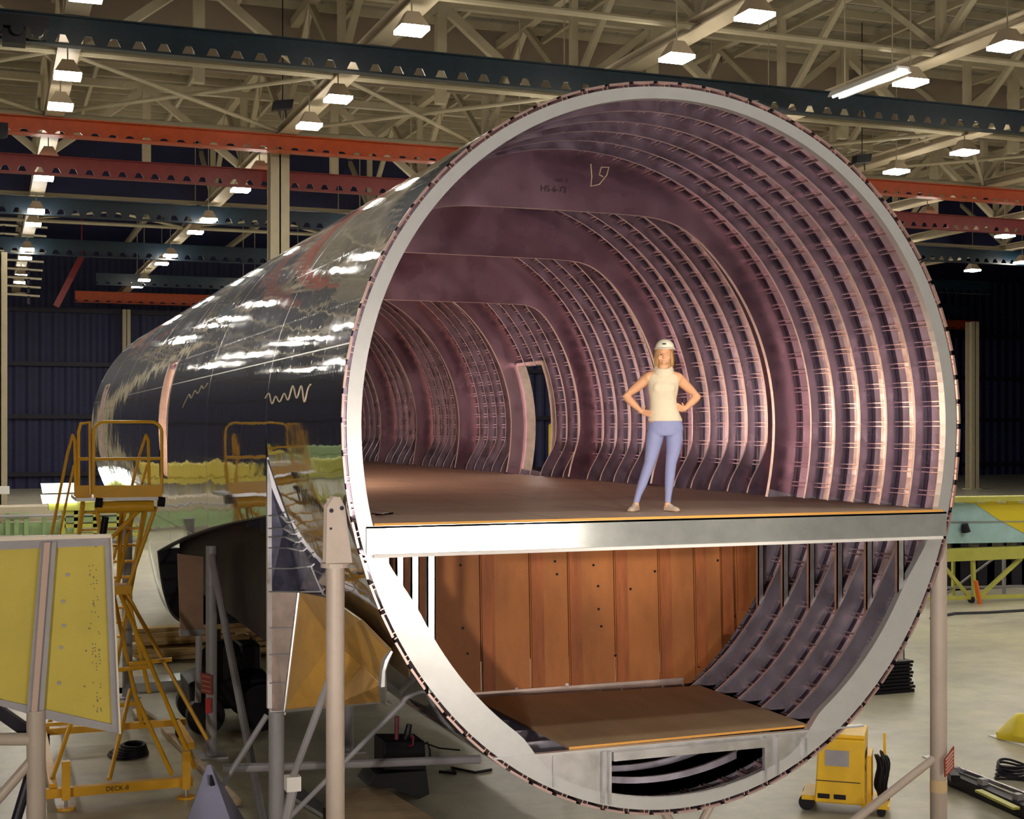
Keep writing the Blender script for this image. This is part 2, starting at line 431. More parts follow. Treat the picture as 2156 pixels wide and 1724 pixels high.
def flood(px, py, Y, lab, tilt):
    c = onY(px, py, Y)
    r = thing('loudspeaker_box', lab, 'box', c)
    x, y, z = c; m = MB()
    m.prism([(x - .36, y - .15, z - .20), (x + .30, y - .15, z - .10), (x + .36, y - .15, z + .22), (x - .30, y - .15, z + .12)], (0, .35, 0)); m.build('housing', BLACK, r)
    m = MB(); m.tube([(x + .1, y, z - .15), (x + .12, y, z - .42)], .03, 6); m.tube([(x, y, z + .1), (x, y, 20.42)], .02, 6); m.build('bracket', BLACK, r)
flood(595, 222, 36.0, 'tilted black box hung from the roof left of centre', 0)
flood(1815, 335, 33.0, 'tilted black box hung near the crown of the fuselage', 0)

# rack of shining pipes and the red brace, far left
r = thing('pipe_rack', 'dark rack of shining horizontal pipes high at the far left', 'pipe rack', onY(40, 635, 82))
for i in range(9):
    a = onY(-30, 470 + i * 18, 82); b2 = onY(100 - i * 2, 478 + i * 18, 82)
    m = MB(); m.tube([a, b2], .12, 8); m.build('pipe', mat('polished_pipe', (.6, .55, .5), .12, 1.0), r)
for px in (8, 60):
    a = onY(px, 462, 82.3); b2 = onY(px, 640, 82.3); m = MB(); m.bar(a, b2, .15); m.build('upright', DARK, r)
m = MB(); m.bar(onY(172, 540, 84), onY(118, 645, 84), .5, .4); q = onY(172, 540, 84); m.tube([q, (q.x, q.y, 20.395)], .05, 6)
tag(m.build('sloping_brace', RED_G), 'dark red sloping brace left of the back girders', 'brace')
m = MB(); m.box(*sorted((onY(-20, 1052, 56).x, onY(20, 1052, 56).x)), 55.8, 56.1, 1.9, 2.25)
tag(m.build('pipe_stub', WHITE), 'short pale horizontal pipe at the left picture edge', 'pipe')
# ------------------------------------------------------------------ the fuselage section
AX, BU, BL, ZC = 3.33, 3.30, 3.78, 4.95
DECK = 4.05
YEND = 31.0
def P(t, k=1.0, off=0.0):
    """point of the hull outline at angle t; k scales, off moves inwards in metres"""
    b = BU if math.sin(t) >= 0 else BL
    return ((AX * k - off) * math.cos(t), ZC + (b * k - off) * math.sin(t))
def PB(t, y, off=0.0):
    """outline with the squared-off belly around and behind the wing"""
    if math.sin(t) >= 0 or y < CUT0 - .001: return P(t, 1, off)
    w = 1 - sm(15.5, 25.0, y)
    p = 1 - .90 * w
    c, s = math.cos(t), math.sin(t)
    return ((AX - off) * math.copysign(abs(c) ** p, c), ZC + (BL - off) * s)
def sm(a, bb, x):
    x = max(0, min(1, (x - a) / (bb - a))); return x * x * (3 - 2 * x)
def t_at_zB(z, right=True):
    a = math.asin((z - ZC) / BL); return a if right else math.pi - a
def t_at_z(z, right=True, off=0.0):
    s = (z - ZC) / ((BU if z > ZC else BL) - off)
    a = math.asin(max(-1, min(1, s)))
    return a if right else math.pi - a
def contour_z(x, off=0.0):
    q = max(0, 1 - (x / (AX - off)) ** 2); return ZC - (BL - off) * math.sqrt(q)
fus = thing('fuselage_section', 'huge polished aluminium fuselage section with open ribbed front end', 'aircraft fuselage', (0, 0, 1.15))

# polished skin: seams, rivet rows and the slight waviness of thin sheet
sk, nt, b = _nt('polished_skin')
b.inputs['Metallic'].default_value = 1.0
b.inputs['Base Color'].default_value = (.70, .72, .80, 1)
tc = nt.nodes.new('ShaderNodeTexCoord')
sp = nt.nodes.new('ShaderNodeSeparateXYZ'); nt.links.new(tc.outputs['Object'], sp.inputs[0])
def M(op, a, bb=None, c=None):
    n = nt.nodes.new('ShaderNodeMath'); n.operation = op
    for i, v in enumerate((a, bb, c)):
        if v is None: continue
        if isinstance(v, (int, float)): n.inputs[i].default_value = v
        else: nt.links.new(v, n.inputs[i])
    return n.outputs[0]
zz = M('SUBTRACT', sp.outputs[2], ZC - 1.15)
ang = M('ARCTAN2', zz, sp.outputs[0]); arc = M('MULTIPLY', ang, 3.3)
def line(v, period, width):          # 1 on a thin line repeated every period
    f = M('ABSOLUTE', M('SUBTRACT', M('FRACT', M('DIVIDE', v, period)), .5))
    return M('GREATER_THAN', f, .5 - width / period)
seam = M('MAXIMUM', line(M('ADD', sp.outputs[1], 1.02), 4.52, .010), line(M('ADD', arc, .9), 2.64, .007))
dots = M('MULTIPLY', line(arc, .088, .020), line(M('ADD', sp.outputs[1], .6), .508, .010))
dots2 = M('MULTIPLY', line(sp.outputs[1], .11, .022), line(arc, .66, .010))
mk = M('MAXIMUM', seam, M('MULTIPLY', M('MAXIMUM', dots, dots2), .40))
mp = nt.nodes.new('ShaderNodeMapping'); mp.inputs['Scale'].default_value = (1, .55, 1); nt.links.new(tc.outputs['Object'], mp.inputs[0])
nA = nt.nodes.new('ShaderNodeTexNoise'); nA.inputs['Scale'].default_value = 1.1; nA.inputs['Detail'].default_value = 2; nt.links.new(mp.outputs[0], nA.inputs[0])
nB = nt.nodes.new('ShaderNodeTexNoise'); nB.inputs['Scale'].default_value = 5.5; nB.inputs['Detail'].default_value = 2; nt.links.new(mp.outputs[0], nB.inputs[0])
h = M('ADD', M('MULTIPLY', nA.outputs[0], 1.0), M('MULTIPLY', nB.outputs[0], .10))
h = M('ADD', h, M('MULTIPLY', seam, -.03))
bp = nt.nodes.new('ShaderNodeBump'); bp.inputs['Strength'].default_value = .20; bp.inputs['Distance'].default_value = .05
nt.links.new(h, bp.inputs['Height']); nt.links.new(bp.outputs[0], b.inputs['Normal'])
n3 = nt.nodes.new('ShaderNodeTexNoise'); n3.inputs['Scale'].default_value = .9; n3.inputs['Detail'].default_value = 6; nt.links.new(tc.outputs['Object'], n3.inputs[0])
mr = nt.nodes.new('ShaderNodeMapRange'); mr.inputs['From Min'].default_value = .35; mr.inputs['From Max'].default_value = .7; mr.inputs['To Min'].default_value = .025; mr.inputs['To Max'].default_value = .07
nt.links.new(n3.outputs[0], mr.inputs[0])
nt.links.new(M('ADD', mr.outputs[0], M('MULTIPLY', mk, .25)), b.inputs['Roughness'])
mc = nt.nodes.new('ShaderNodeMix'); mc.data_type = 'RGBA'; mc.inputs[6].default_value = (.70, .72, .80, 1); mc.inputs[7].default_value = (.42, .40, .42, 1)
nt.links.new(mk, mc.inputs[0]); nt.links.new(mc.outputs[2], b.inputs['Base Color'])
# a second, satin reflection under the sharp one: the haze of hand polished metal
b3 = nt.nodes.new('ShaderNodeBsdfPrincipled'); b3.inputs['Metallic'].default_value = 1; b3.inputs['Roughness'].default_value = .42
b3.inputs['Base Color'].default_value = (.70, .70, .74, 1)
ms = nt.nodes.new('ShaderNodeMixShader'); ms.inputs[0].default_value = .08
outn = nt.nodes['Material Output']
nt.links.new(b.outputs[0], ms.inputs[1]); nt.links.new(b3.outputs[0], ms.inputs[2]); nt.links.new(ms.outputs[0], outn.inputs[0])
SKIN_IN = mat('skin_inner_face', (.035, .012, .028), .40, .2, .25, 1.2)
PALE_BAND = mat('pale_band_metal', (.80, .64, .60), .34, .7, .25, 2.0, rvar=.1, bump=.10, bscale=4)

CUT0, CUT1 = 3.52, 14.8                 # where the wing box passes through
def zcut(y): return 3.93 + (2.60 - 3.93) * (y - CUT0) / (CUT1 - CUT0) - .25 * math.sin(math.pi * (y - CUT0) / (CUT1 - CUT0)) * -.35
DOORL = (12.6, 13.8); DOORR = (10.9, 12.15); DOORA = (27.0, 28.2); DZ = (4.02, 6.08); DOORSR = (DOORR,)
ts = [2 * math.pi * i / 200 - math.pi / 2 for i in range(201)]
for z in DZ:
    ts += [t_at_z(z, True), t_at_z(z, False)]
ts = sorted(ts)
ybr = [0, CUT0, DOORR[0], DOORR[1], DOORL[0], DOORL[1], CUT1, DOORA[0], DOORA[1], YEND]
m = MB()
for a, bq in zip(ybr[:-1], ybr[1:]):
    n = max(1, round((bq - a) / 1.0))
    for i in range(n):
        y0 = a + (bq - a) * i / n; y1 = a + (bq - a) * (i + 1) / n
        mid = (y0 + y1) / 2; cut = CUT0 - .01 < mid < CUT1 + .01
        for j in range(len(ts) - 1):
            ta, tb = ts[j], ts[j + 1]; tm = (ta + tb) / 2
            zm = P(tm)[1]
            if DZ[0] < zm < DZ[1]:
                if math.cos(tm) < 0 and (DOORL[0] < mid < DOORL[1] or DOORA[0] < mid < DOORA[1]): continue
                if math.cos(tm) > 0 and DOORR[0] < mid < DOORR[1]: continue
            q = []
            for (tt, yy) in ((ta, y0), (tb, y0), (tb, y1), (ta, y1)):
                if cut:
                    lo = t_at_zB(zcut(yy), True); hi = t_at_zB(zcut(yy), False)
                    tt = min(max(tt, lo), hi)
                q.append((tt, yy))
            if abs(q[0][0] - q[1][0]) < 1e-6 and abs(q[2][0] - q[3][0]) < 1e-6: continue
            pf = PB if mid > CUT0 else (lambda t, y, off=0.0: P(t, 1, off))
            m.m = 0; m.quad(*[(pf(t, y)[0], y, pf(t, y)[1]) for t, y in q])
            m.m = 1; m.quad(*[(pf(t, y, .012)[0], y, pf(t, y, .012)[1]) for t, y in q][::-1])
me_sk = m
def build_open(mb, name, mats, parent):   # keeps the face directions as written
    off = Vector(parent['_o'])
    me = bpy.data.meshes.new(name)
    me.from_pydata([(p[0] - off.x, p[1] - off.y, p[2] - off.z) for p in mb.v], [], mb.f)
    for mm in mats: me.materials.append(mm)
    for p, i in zip(me.polygons, mb.mi): p.material_index = i
    bm = bmesh.new(); bm.from_mesh(me); bmesh.ops.remove_doubles(bm, verts=bm.verts, dist=1e-4)
    bmesh.ops.dissolve_degenerate(bm, edges=bm.edges, dist=1e-4); bm.to_mesh(me); bm.free()
    for p in me.polygons: p.use_smooth = True
    o = bpy.data.objects.new(name, me); COL.objects.link(o); o.parent = parent
    return o
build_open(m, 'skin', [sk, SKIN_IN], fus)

def sm(a, bb, x):
    x = max(0, min(1, (x - a) / (bb - a))); return x * x * (3 - 2 * x)
def f_depth(t, k):
    z = P(t)[1]
    d = .155 + .07 * sm(3.9, 3.0, z)
    if k > 5: d += .20 * sm(4.75, 4.0, z)
    return d
def frame_mesh(k, full, dep=None, zflat=None, mt=FRAME_M, y=None, name='frame', fl=.032, th=.012):
    y = .508 * k if y is None else y
    m = MB(); N = 132
    if full: T = [2 * math.pi * i / N - math.pi / 2 for i in range(N + 1)]
    else:
        a = t_at_z(3.98, True); T = [a + (math.pi - 2 * a) * i / N for i in range(N + 1)]
    O, I = [], []
    for t in T:
        O.append(P(t, 1, .016))
        d = dep(t) if dep else f_depth(t, k)
        x, z = P(t, 1, .016 + d)
        if zflat is not None:
            s = .10; e = zflat - z
            z2 = z if e > 3 * s else (zflat if e < -6 * s else -s * math.log(math.exp(-z / s) + math.exp(-zflat / s)))
            z = min(z, z2)
        I.append((x, z))
    L = range(len(T) - 1)
    for i in L:
        if any(d[0] - .02 < y < d[1] + .01 for d in DOORSR) and DZ[0] < P(T[i])[1] < DZ[1] and math.cos(T[i]) > 0: continue
        if any(d[0] - .02 < y < d[1] + .01 for d in (DOORL, DOORA)) and DZ[0] < P(T[i])[1] < DZ[1] and math.cos(T[i]) < 0: continue
        o0, o1, i0, i1 = O[i], O[i + 1], I[i], I[i + 1]
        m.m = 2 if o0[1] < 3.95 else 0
        m.quad((o0[0], y, o0[1]), (o1[0], y, o1[1]), (i1[0], y, i1[1]), (i0[0], y, i0[1]))
        m.quad((o0[0], y + th, o0[1]), (i0[0], y + th, i0[1]), (i1[0], y + th, i1[1]), (o1[0], y + th, o1[1]))
        m.m = 1
        m.quad((i0[0], y, i0[1]), (i1[0], y, i1[1]), (i1[0], y + fl, i1[1]), (i0[0], y + fl, i0[1]))
        cx = lambda p, q: (p[0] * (1 + q / 3.3), ZC + (p[1] - ZC) * (1 + q / 3.3))
        a0, a1 = cx(i0, .03), cx(i1, .03)
        m.quad((i0[0], y + fl, i0[1]), (i1[0], y + fl, i1[1]), (a1[0], y + fl, a1[1]), (a0[0], y + fl, a0[1]))
    return m.build(name, [mt, FLG_M, FRAME_LOW], fus, smooth=False)
ND = int(YEND / .508)
deep = {6: 7.47, 12: 7.29, 18: 6.93}
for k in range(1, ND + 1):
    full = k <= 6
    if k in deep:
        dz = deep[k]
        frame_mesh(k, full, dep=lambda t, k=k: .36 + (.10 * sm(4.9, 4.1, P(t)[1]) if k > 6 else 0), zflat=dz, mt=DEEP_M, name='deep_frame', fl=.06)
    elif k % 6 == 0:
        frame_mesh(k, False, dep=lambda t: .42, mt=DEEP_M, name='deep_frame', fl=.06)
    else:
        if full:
            # one frame: brightened colour below the deck, purple shade tint above
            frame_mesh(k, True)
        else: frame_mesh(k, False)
for k in range(1, ND + 1):  # one pale band per bay on the dark inner skin
    y1 = .508 * k - .078; y0 = y1 - .19
    m = MB(); N = 120
    if k <= 6: T = [2 * math.pi * i / N - math.pi / 2 for i in range(N + 1)]
    else:
        a = t_at_z(3.98, True); T = [a + (math.pi - 2 * a) * i / N for i in range(N + 1)]
    for ta, tb in zip(T[:-1], T[1:]):
        zm = P((ta + tb) / 2)[1]; c = math.cos((ta + tb) / 2)
        if DZ[0] - .1 < zm < DZ[1] + .1:
            dd = [DOORR] if c > 0 else [DOORL, DOORA]
            if any(y1 > d[0] and y0 < d[1] for d in dd): continue
        p, q = P(ta, 1, .018), P(tb, 1, .018)
        m.quad((p[0], y0, p[1]), (p[0], y1, p[1]), (q[0], y1, q[1]), (q[0], y0, q[1]))
    m.build('pale_skin_band', PALE_BAND, fus)
# front ring
m = MB(); N = 180
def rimw(t):
    z = P(t)[1]; return .125 + .02 * sm(7.5, 5.5, z) + .15 * sm(4.0, 3.0, z) - .17 * sm(1.80, 1.45, z)
for i in range(N):
    ta = 2 * math.pi * i / N; tb = 2 * math.pi * (i + 1) / N
    o0, o1 = P(ta, 1, .05), P(tb, 1, .05); i0, i1 = P(ta, 1, .04 + rimw(ta)), P(tb, 1, .04 + rimw(tb))
    m.quad((o0[0], -.012, o0[1]), (o1[0], -.012, o1[1]), (i1[0], -.012, i1[1]), (i0[0], -.012, i0[1]))
    m.quad((i0[0], -.012, i0[1]), (i1[0], -.012, i1[1]), (i1[0], .075, i1[1]), (i0[0], .075, i0[1]))
    m.quad((o0[0], -.012, o0[1]), (o0[0], .0, o0[1]), (o1[0], .0, o1[1]), (o1[0], -.012, o1[1]))
m.build('rim_frame', ALU_RIM, fus)
# joggled edge strip outside the ring, with its gaps
m = MB()
for i in range(160):
    if i % 2: continue
    ta = 2 * math.pi * i / 160; tb = 2 * math.pi * (i + 1.62) / 160
    ps = [P(ta, 1, .0), P(tb, 1, .0), P(tb, 1, .022), P(ta, 1, .022)]
    m.prism([(p[0], -.02, p[1]) for p in ps], (0, .03, 0))
m.build('edge_strip', STR_M, fus)

# stringers: channels with two upstanding legs
SN = 94
prof = [[(-.030, 0), (-.030, .052), (-.020, .052), (-.020, 0)], [(.020, 0), (.020, .052), (.030, .052), (.030, 0)]]
for i in range(SN):
    t = 2 * math.pi * (i + .5) / SN - math.pi / 2
    zt = P(t)[1]
    y1 = YEND if zt > 4.0 else 3.2
    y0 = -.008
    segs = [(y0, y1)]
    if DZ[0] < zt < DZ[1]:
        if math.cos(t) > 0: segs = [(y0, DOORR[0]), (DOORR[1], YEND)]
        else: segs = [(y0, DOORL[0]), (DOORL[1], DOORA[0]), (DOORA[1], YEND)]
    m = MB()
    x, z = P(t, 1, .014); nx, nz = -math.cos(t), -math.sin(t); tx, tz = -nz, nx
    for a, bq in segs:
        for pf_ in prof: m.prism([(x + nx * q[1] + tx * q[0], a, z + nz * q[1] + tz * q[0]) for q in pf_], (0, bq - a, 0))
    m.build('stringer', STR_M, fus)

# decks
m = MB(); m.box(-3.13, 3.13, 0.0, YEND, DECK - .035, DECK)
dk, nt2, b2 = _nt('deck_sheets')
tc2 = nt2.nodes.new('ShaderNodeTexCoord')
br = nt2.nodes.new('ShaderNodeTexBrick'); br.inputs['Scale'].default_value = 1; br.inputs['Brick Width'].default_value = 2.44; br.inputs['Row Height'].default_value = 1.22; br.inputs['Mortar Size'].default_value = .008
br.inputs['Color1'].default_value = (.66, .50, .40, 1); br.inputs['Color2'].default_value = (.61, .45, .36, 1); br.inputs['Mortar'].default_value = (.10, .06, .06, 1)
nn = nt2.nodes.new('ShaderNodeTexNoise'); nn.inputs['Scale'].default_value = 1.2; nn.inputs['Detail'].default_value = 6
nt2.links.new(tc2.outputs['Object'], br.inputs['Vector']); nt2.links.new(tc2.outputs['Object'], nn.inputs['Vector'])
mm2 = nt2.nodes.new('ShaderNodeMix'); mm2.data_type = 'RGBA'; mm2.blend_type = 'MULTIPLY'; mm2.inputs[0].default_value = .3
nt2.links.new(br.outputs[0], mm2.inputs[6]); nt2.links.new(nn.outputs[0], mm2.inputs[7]); nt2.links.new(mm2.outputs[2], b2.inputs['Base Color'])
b2.inputs['Roughness'].default_value = .5
m.build('deck', dk, fus)
m = MB(); m.box(-3.03, 3.1, -.03, 0.0, DECK - .022, DECK + .004); m.build('deck_edge', EDGE_O, fus)
m = MB()
m.box(-3.1, 3.14, -.035, -.015, 3.775, 4.03); m.box(-3.1, 3.14, -.035, .07, 4.01, 4.028)
for i in range(26): m.tube([(-3.0 + i * .24, -.04, 3.99), (-3.0 + i * .24, -.03, 3.99)], .008, 6)
m.build('deck_beam', mat('scratched_aluminium', (.60, .64, .64), .13, .65, .15, 5, bump=.015, bscale=3), fus)
m = MB(); m.box(-3.04, 3.08, -.06, .07, 3.748, 3.778); m.build('beam_flange', WHITE, fus)
for k in range(1, 6):
    m = MB(); y = .508 * k; m.box(-3.0, 3.0, y, y + .03, 3.78, 4.01); m.build('floor_beam', FRAME_LOW, fus)

# stanchions between cargo space and deck
for k in range(6):
    for x, zb in ((2.62 - .03 * k, 2.50), (-2.48, 2.50 + .0 * k)):
        y = .03 + .508 * k
        m = MB(); m.box(x - .04, x + .04, y, y + .012, zb, 3.78); m.box(x - .04, x - .028, y, y + .05, zb, 3.78); m.box(x + .028, x + .04, y, y + .05, zb, 3.78)
        m.build('stanchion', ALU, fus)

# lower webs with the rectangular opening
def web(y, mt, name, ztop=1.86, hole=True, th=.012, rim=.05):
    m = MB(); X = [-1.95 + 4.1 * i / 60 for i in range(61)] if y < .01 else [-1.95 + 3.9 * i / 40 for i in range(41)]
    hx0, hx1, hz1 = -.70, .95, 1.74
    X = sorted(set(X + [hx0, hx1]))
    for a, bb in zip(X[:-1], X[1:]):
        za, zb2 = contour_z(a, rim), contour_z(bb, rim)
        ta2, tb2 = max(za, ztop), max(zb2, ztop)
        c = (a + bb) / 2
        if hole and hx0 < c < hx1:
            m.prism([(a, y, za), (bb, y, zb2), (bb, y, zb2 + .13), (a, y, za + .13)], (0, th, 0))
            m.prism([(a, y, hz1), (bb, y, hz1), (bb, y, ztop), (a, y, ztop)], (0, th, 0))
        elif min(za, zb2) < ztop:
            m.prism([(a, y, min(za, ztop)), (bb, y, min(zb2, ztop)), (bb, y, ztop), (a, y, ztop)], (0, th, 0))
    m.build(name, mt, fus)
web(-.010, ALU, 'keel_web', th=.012)
for k in range(1, 6): web(.508 * k, FRAME_LOW, 'keel_web')
m = MB()
for x in (-.80, -.73, .96, 1.10, 1.42): m.box(x - .012, x + .012, -.05, -.01, contour_z(x, .07), 1.84 if x < 1.2 else 1.80)
m.box(-.70, .95, -.06, .02, 1.745, 1.83)
for x in (-1.3, -.35, 0, .35, .7): 
    if x < -1: m.box(x - .008, x + .008, -.03, -.01, contour_z(x, .07), 1.84)
m.build('web_stiffener', ALU, fus)
m = MB(); m.box(-1.9, 2.12, -.03, .03, 1.855, 1.872); m.build('web_cap', ALU_RIM, fus)

# wooden bulkhead closing the cargo space
def wy(z): return 2.93 + .10 * (z - 1.8) / 2
xs = [-2.9, -2.55, -2.2, -1.78, -1.23, -.70, -.24, .30, .84, 1.24, 1.76, 2.15, 2.6, 3.0]
xs = [-3.0, -2.5, -2.02]
for p in (1010, 1114, 1195, 1292, 1385, 1460, 1548): xs.append(onY(p, 1165, 3.0).x)
xs += [2.15, 2.75]
pm = MB(); bm_ = MB()
for a, bb in zip(xs[:-1], xs[1:]):
    a += .006; bb -= .006
    def zb(x): return max(1.80, contour_z(x, .10))
    pl = []
    n = 6
    for i in range(n + 1):
        x = a + (bb - a) * i / n; z = zb(x); pl.append((x, wy(z), z))
    pl += [(bb, wy(3.76), 3.76), (a, wy(3.76), 3.76)]
    pm.prism(pl, (0, .02, 0))
    w2 = .16; zl = max(zb(a + .01), zb(a + w2))
    bm_.prism([(a + .01, wy(zl) - .02, zl), (a + w2, wy(zl) - .02, zl), (a + w2, wy(3.76) - .02, 3.76), (a + .01, wy(3.76) - .02, 3.76)], (0, .02, 0))
wb = pm.build('wooden_bulkhead', PLY, fus)
bm_.build('batten', PLY_D, wb, world=True) if False else None
wb['_o'] = (0, 0, 1.15)
bm_.build('batten', PLY_D, wb)
m = MB()
for (px, py) in [(971, 1190), (974, 1322), (983, 1375), (1174, 1209), (1170, 1182), (1251, 1190), (1260, 1234), (1260, 1282), (1265, 1318), (1380, 1203), (1328, 1240), (1403, 1320), (1293, 1379), (1468, 1402), (1545, 1297), (1513, 1180)]:
    c = onY(px, py, 2.98); m.tube([(c.x, wy(c.z) - .006, c.z), (c.x, wy(c.z) + .01, c.z)], .016, 8)
m.build('bolt_hole', BLACK, wb)
m = MB()
for (px, py) in [(1031, 1192), (1132, 1190), (1209, 1186), (974, 1458), (1084, 1449), (1190, 1440)]:
    c = onY(px, py, 2.98); m.tube([(c.x, wy(c.z) - .012, c.z), (c.x, wy(c.z) + .01, c.z)], .022, 8)
m.build('bolt_head', WHITE, wb)
m = MB(); m.box(-1.72, 1.6, 2.86, 2.95, 1.78, 1.83); m.box(-1.75, 1.6, 2.90, 2.93, 1.83, 1.90)
for i in range(13): m.box(-1.70 + i * .27, -1.685 + i * .27, 2.78, 2.9, 1.74, 1.83)
m.build('sill_angle', PINK_REFL, fus)

# door frames
def doorframe(x, y0, y1, sgn):
    m = MB()
    for y in (y0, y1):
        pts = []
        for i in range(9):
            z = DZ[0] + (DZ[1] - DZ[0]) * i / 8; t = t_at_z(z, sgn > 0)
            pts.append(P(t, 1, -.01)); 
        for p, q in zip(pts[:-1], pts[1:]):
            m.prism([(p[0], y - .04, p[1]), (q[0], y - .04, q[1]), (q[0] - sgn * .17, y - .04, q[1]), (p[0] - sgn * .17, y - .04, p[1])], (0, .08, 0))
    for z in DZ:
        xx = P(t_at_z(z, sgn > 0), 1, -.01)[0]
        m.prism([(xx, y0, z - .03), (xx, y0, z + .03), (xx - sgn * .17, y0, z + .03), (xx - sgn * .17, y0, z - .03)], (0, y1 - y0, 0))
    m.build('door_frame', PINK_REFL, fus)
doorframe(0, *DOORL, -1); doorframe(0, *DOORR, 1); doorframe(0, *DOORA, -1)

# wing box passing under the deck, seen through the cut-out
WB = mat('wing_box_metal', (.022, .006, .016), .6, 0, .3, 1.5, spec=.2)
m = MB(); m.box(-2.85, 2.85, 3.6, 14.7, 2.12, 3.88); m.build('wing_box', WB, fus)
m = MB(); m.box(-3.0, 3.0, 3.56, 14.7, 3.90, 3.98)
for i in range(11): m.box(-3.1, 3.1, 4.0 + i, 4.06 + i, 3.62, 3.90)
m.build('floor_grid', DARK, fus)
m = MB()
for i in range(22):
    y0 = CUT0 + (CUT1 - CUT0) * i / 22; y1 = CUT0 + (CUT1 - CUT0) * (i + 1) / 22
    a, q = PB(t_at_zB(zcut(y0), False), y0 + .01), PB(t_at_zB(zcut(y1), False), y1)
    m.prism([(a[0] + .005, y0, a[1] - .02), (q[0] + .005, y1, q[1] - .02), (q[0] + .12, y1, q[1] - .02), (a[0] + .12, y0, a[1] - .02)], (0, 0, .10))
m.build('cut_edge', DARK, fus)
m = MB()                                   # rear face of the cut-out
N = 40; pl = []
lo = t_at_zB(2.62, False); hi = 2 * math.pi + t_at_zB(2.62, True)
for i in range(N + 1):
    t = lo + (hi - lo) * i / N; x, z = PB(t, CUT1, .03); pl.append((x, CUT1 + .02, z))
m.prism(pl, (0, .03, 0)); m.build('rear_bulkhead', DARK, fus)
# pinkish plywood board standing in the cut-out
a, bq, c_, d_ = onY(374, 1166, 11.2), onY(428, 1172, 11.2), onY(428, 1334, 11.2), onY(380, 1334, 11.2)
m = MB(); m.prism([a, bq, c_, d_], (0, .05, 0)); m.build('closing_board', mat('pinkish_board', (.42, .26, .18), .6, 0, .25, 2), fus)
m = MB(); m.prism([onY(379, 1326, 11.18), onY(430, 1324, 11.18), onY(430, 1336, 11.18), onY(379, 1340, 11.18)], (0, .1, 0)); m.build('closing_board_rail', STEEL_GREY, fus)

# ------------------------------------------------------------------ wing root fairing (flares out to the rib plate at y = 3.5)
def on_skin(px, py, k=1.012):
    r = _ray(px, py); best = None
    D = 11.0
    while D < 24:
        p = Vector((CAM.x + D * r[0], CAM.y + D * r[1], CAM.z + D * r[2]))
        b = BU if p.z > ZC else BL
        if p.y >= 0 and (p.x / (AX * k)) ** 2 + ((p.z - ZC) / (b * k)) ** 2 <= 1: return p
        D += .01
    D = 11.0; best = (9, None)
    while D < 20:
        p = Vector((CAM.x + D * r[0], CAM.y + D * r[1], CAM.z + D * r[2])); b = BU if p.z > ZC else BL
        e = abs((p.x / (AX * k)) ** 2 + ((p.z - ZC) / (b * k)) ** 2 - 1)
        if p.y > 0 and e < best[0]: best = (e, p)
        D += .01
    return best[1]
RY = 3.5
K = onY(628, 1247, 3.25)
L1, L2, L3 = onY(568, 968, RY), onY(568, 1245, RY), onY(572, 1497, RY)
S = [on_skin(*p, 1.002) for p in ((562, 965), (590, 1045), (609, 1098), (632, 1150), (653, 1191), (679, 1251))]
def sheet(name, polys, mt, th=.012, ribs=None):
    m = MB()
    for p in polys:
        p = [Vector(q) for q in p]; n = (p[1] - p[0]).cross(p[2] - p[0]).normalized()
        m.prism(p, n * th)
    return m.build(name, mt, fus)
J = onY(600, 1100, 3.4)
BLU = mat('dark_bluish_sheet', (.22, .22, .34), .30, .85, .35, 3, rvar=.1)
sheet('fairing_panel', [[L1, J, L2], [L2, J, K]], BLU)
sheet('fairing_panel', [[L1, S[0], S[1], J], [J, S[1], S[2], S[3]], [J, S[3], S[4], K], [K, S[4], S[5]]], BLU)
for py in (1085, 1112, 1130, 1153, 1196, 1245):
    a = onY(568, py, RY - .03); f = (py - 968) / (1247 - 968); mid = L1.lerp(K, f) + Vector((0, -.05, 0)); c = onY(568 + (628 - 568) * f, py, 3.25 + .2 * (1 - f))
    q = S[0].lerp(S[5], f * .93); i = min(4, int(f * 5)); q = S[i].lerp(S[i + 1], f * 5 - i)
    m = MB(); m.bar(a, c + Vector((0, -.03, 0)), .05, .014); m.bar(c + Vector((0, -.03, 0)), q + Vector((-.02, -.02, .02)), .05, .014); m.build('fairing_rib', ALU, fus)
B1, B2 = onY(598, 1496, 3.3), onY(805, 1476, 1.75)
sheet('fairing_strip', [[L2, K, B1, L3]], PINK_REFL)
for py in (1322, 1378, 1438):
    f = (py - 1247) / 250; m = MB(); m.bar(onY(568, py, RY - .03), K.lerp(B1, f) + Vector((0, -.02, 0)), .02, .012); m.build('strip_joint', STEEL_GREY, fus)
T = [K, on_skin(700, 1262, 1.03), on_skin(760, 1305, 1.03), on_skin(822, 1368, 1.02)]
C1 = on_skin(803, 1440, 1.05)
mid1 = onY(690, 1420, 2.4)
sheet('fairing_skin', [[K, T[1], onY(700, 1350, 2.3)], [T[1], T[2], onY(760, 1400, 1.9), onY(700, 1350, 2.3)], [T[2], T[3], C1, onY(760, 1400, 1.9)], [K, onY(700, 1350, 2.3), onY(690, 1488, 2.6), B1], [onY(700, 1350, 2.3), onY(760, 1400, 1.9), C1, B2, onY(690, 1488, 2.6)]], OCHRE)
m = MB(); m.tube([K + Vector((0, -.03, 0)), B1 + Vector((0, -.03, 0))], .022, 8); m.bar(B1 + Vector((0, -.02, 0)), B2 + Vector((0, -.02, 0)), .03, .03); m.build('fairing_edge', ALU, fus)
m = MB(); m.bar(onY(566, 962, RY + .02) , onY(567, 1490, RY + .0), .05, .07, up=(0, 1, 0)); m.build('rib_plate_edge', ALU, fus)
m = MB(); m.tube([S[0], S[1], S[2], S[3], S[4], S[5], T[1], T[2], T[3]], .006, 8); m.build('fairing_trim', ALU, fus)
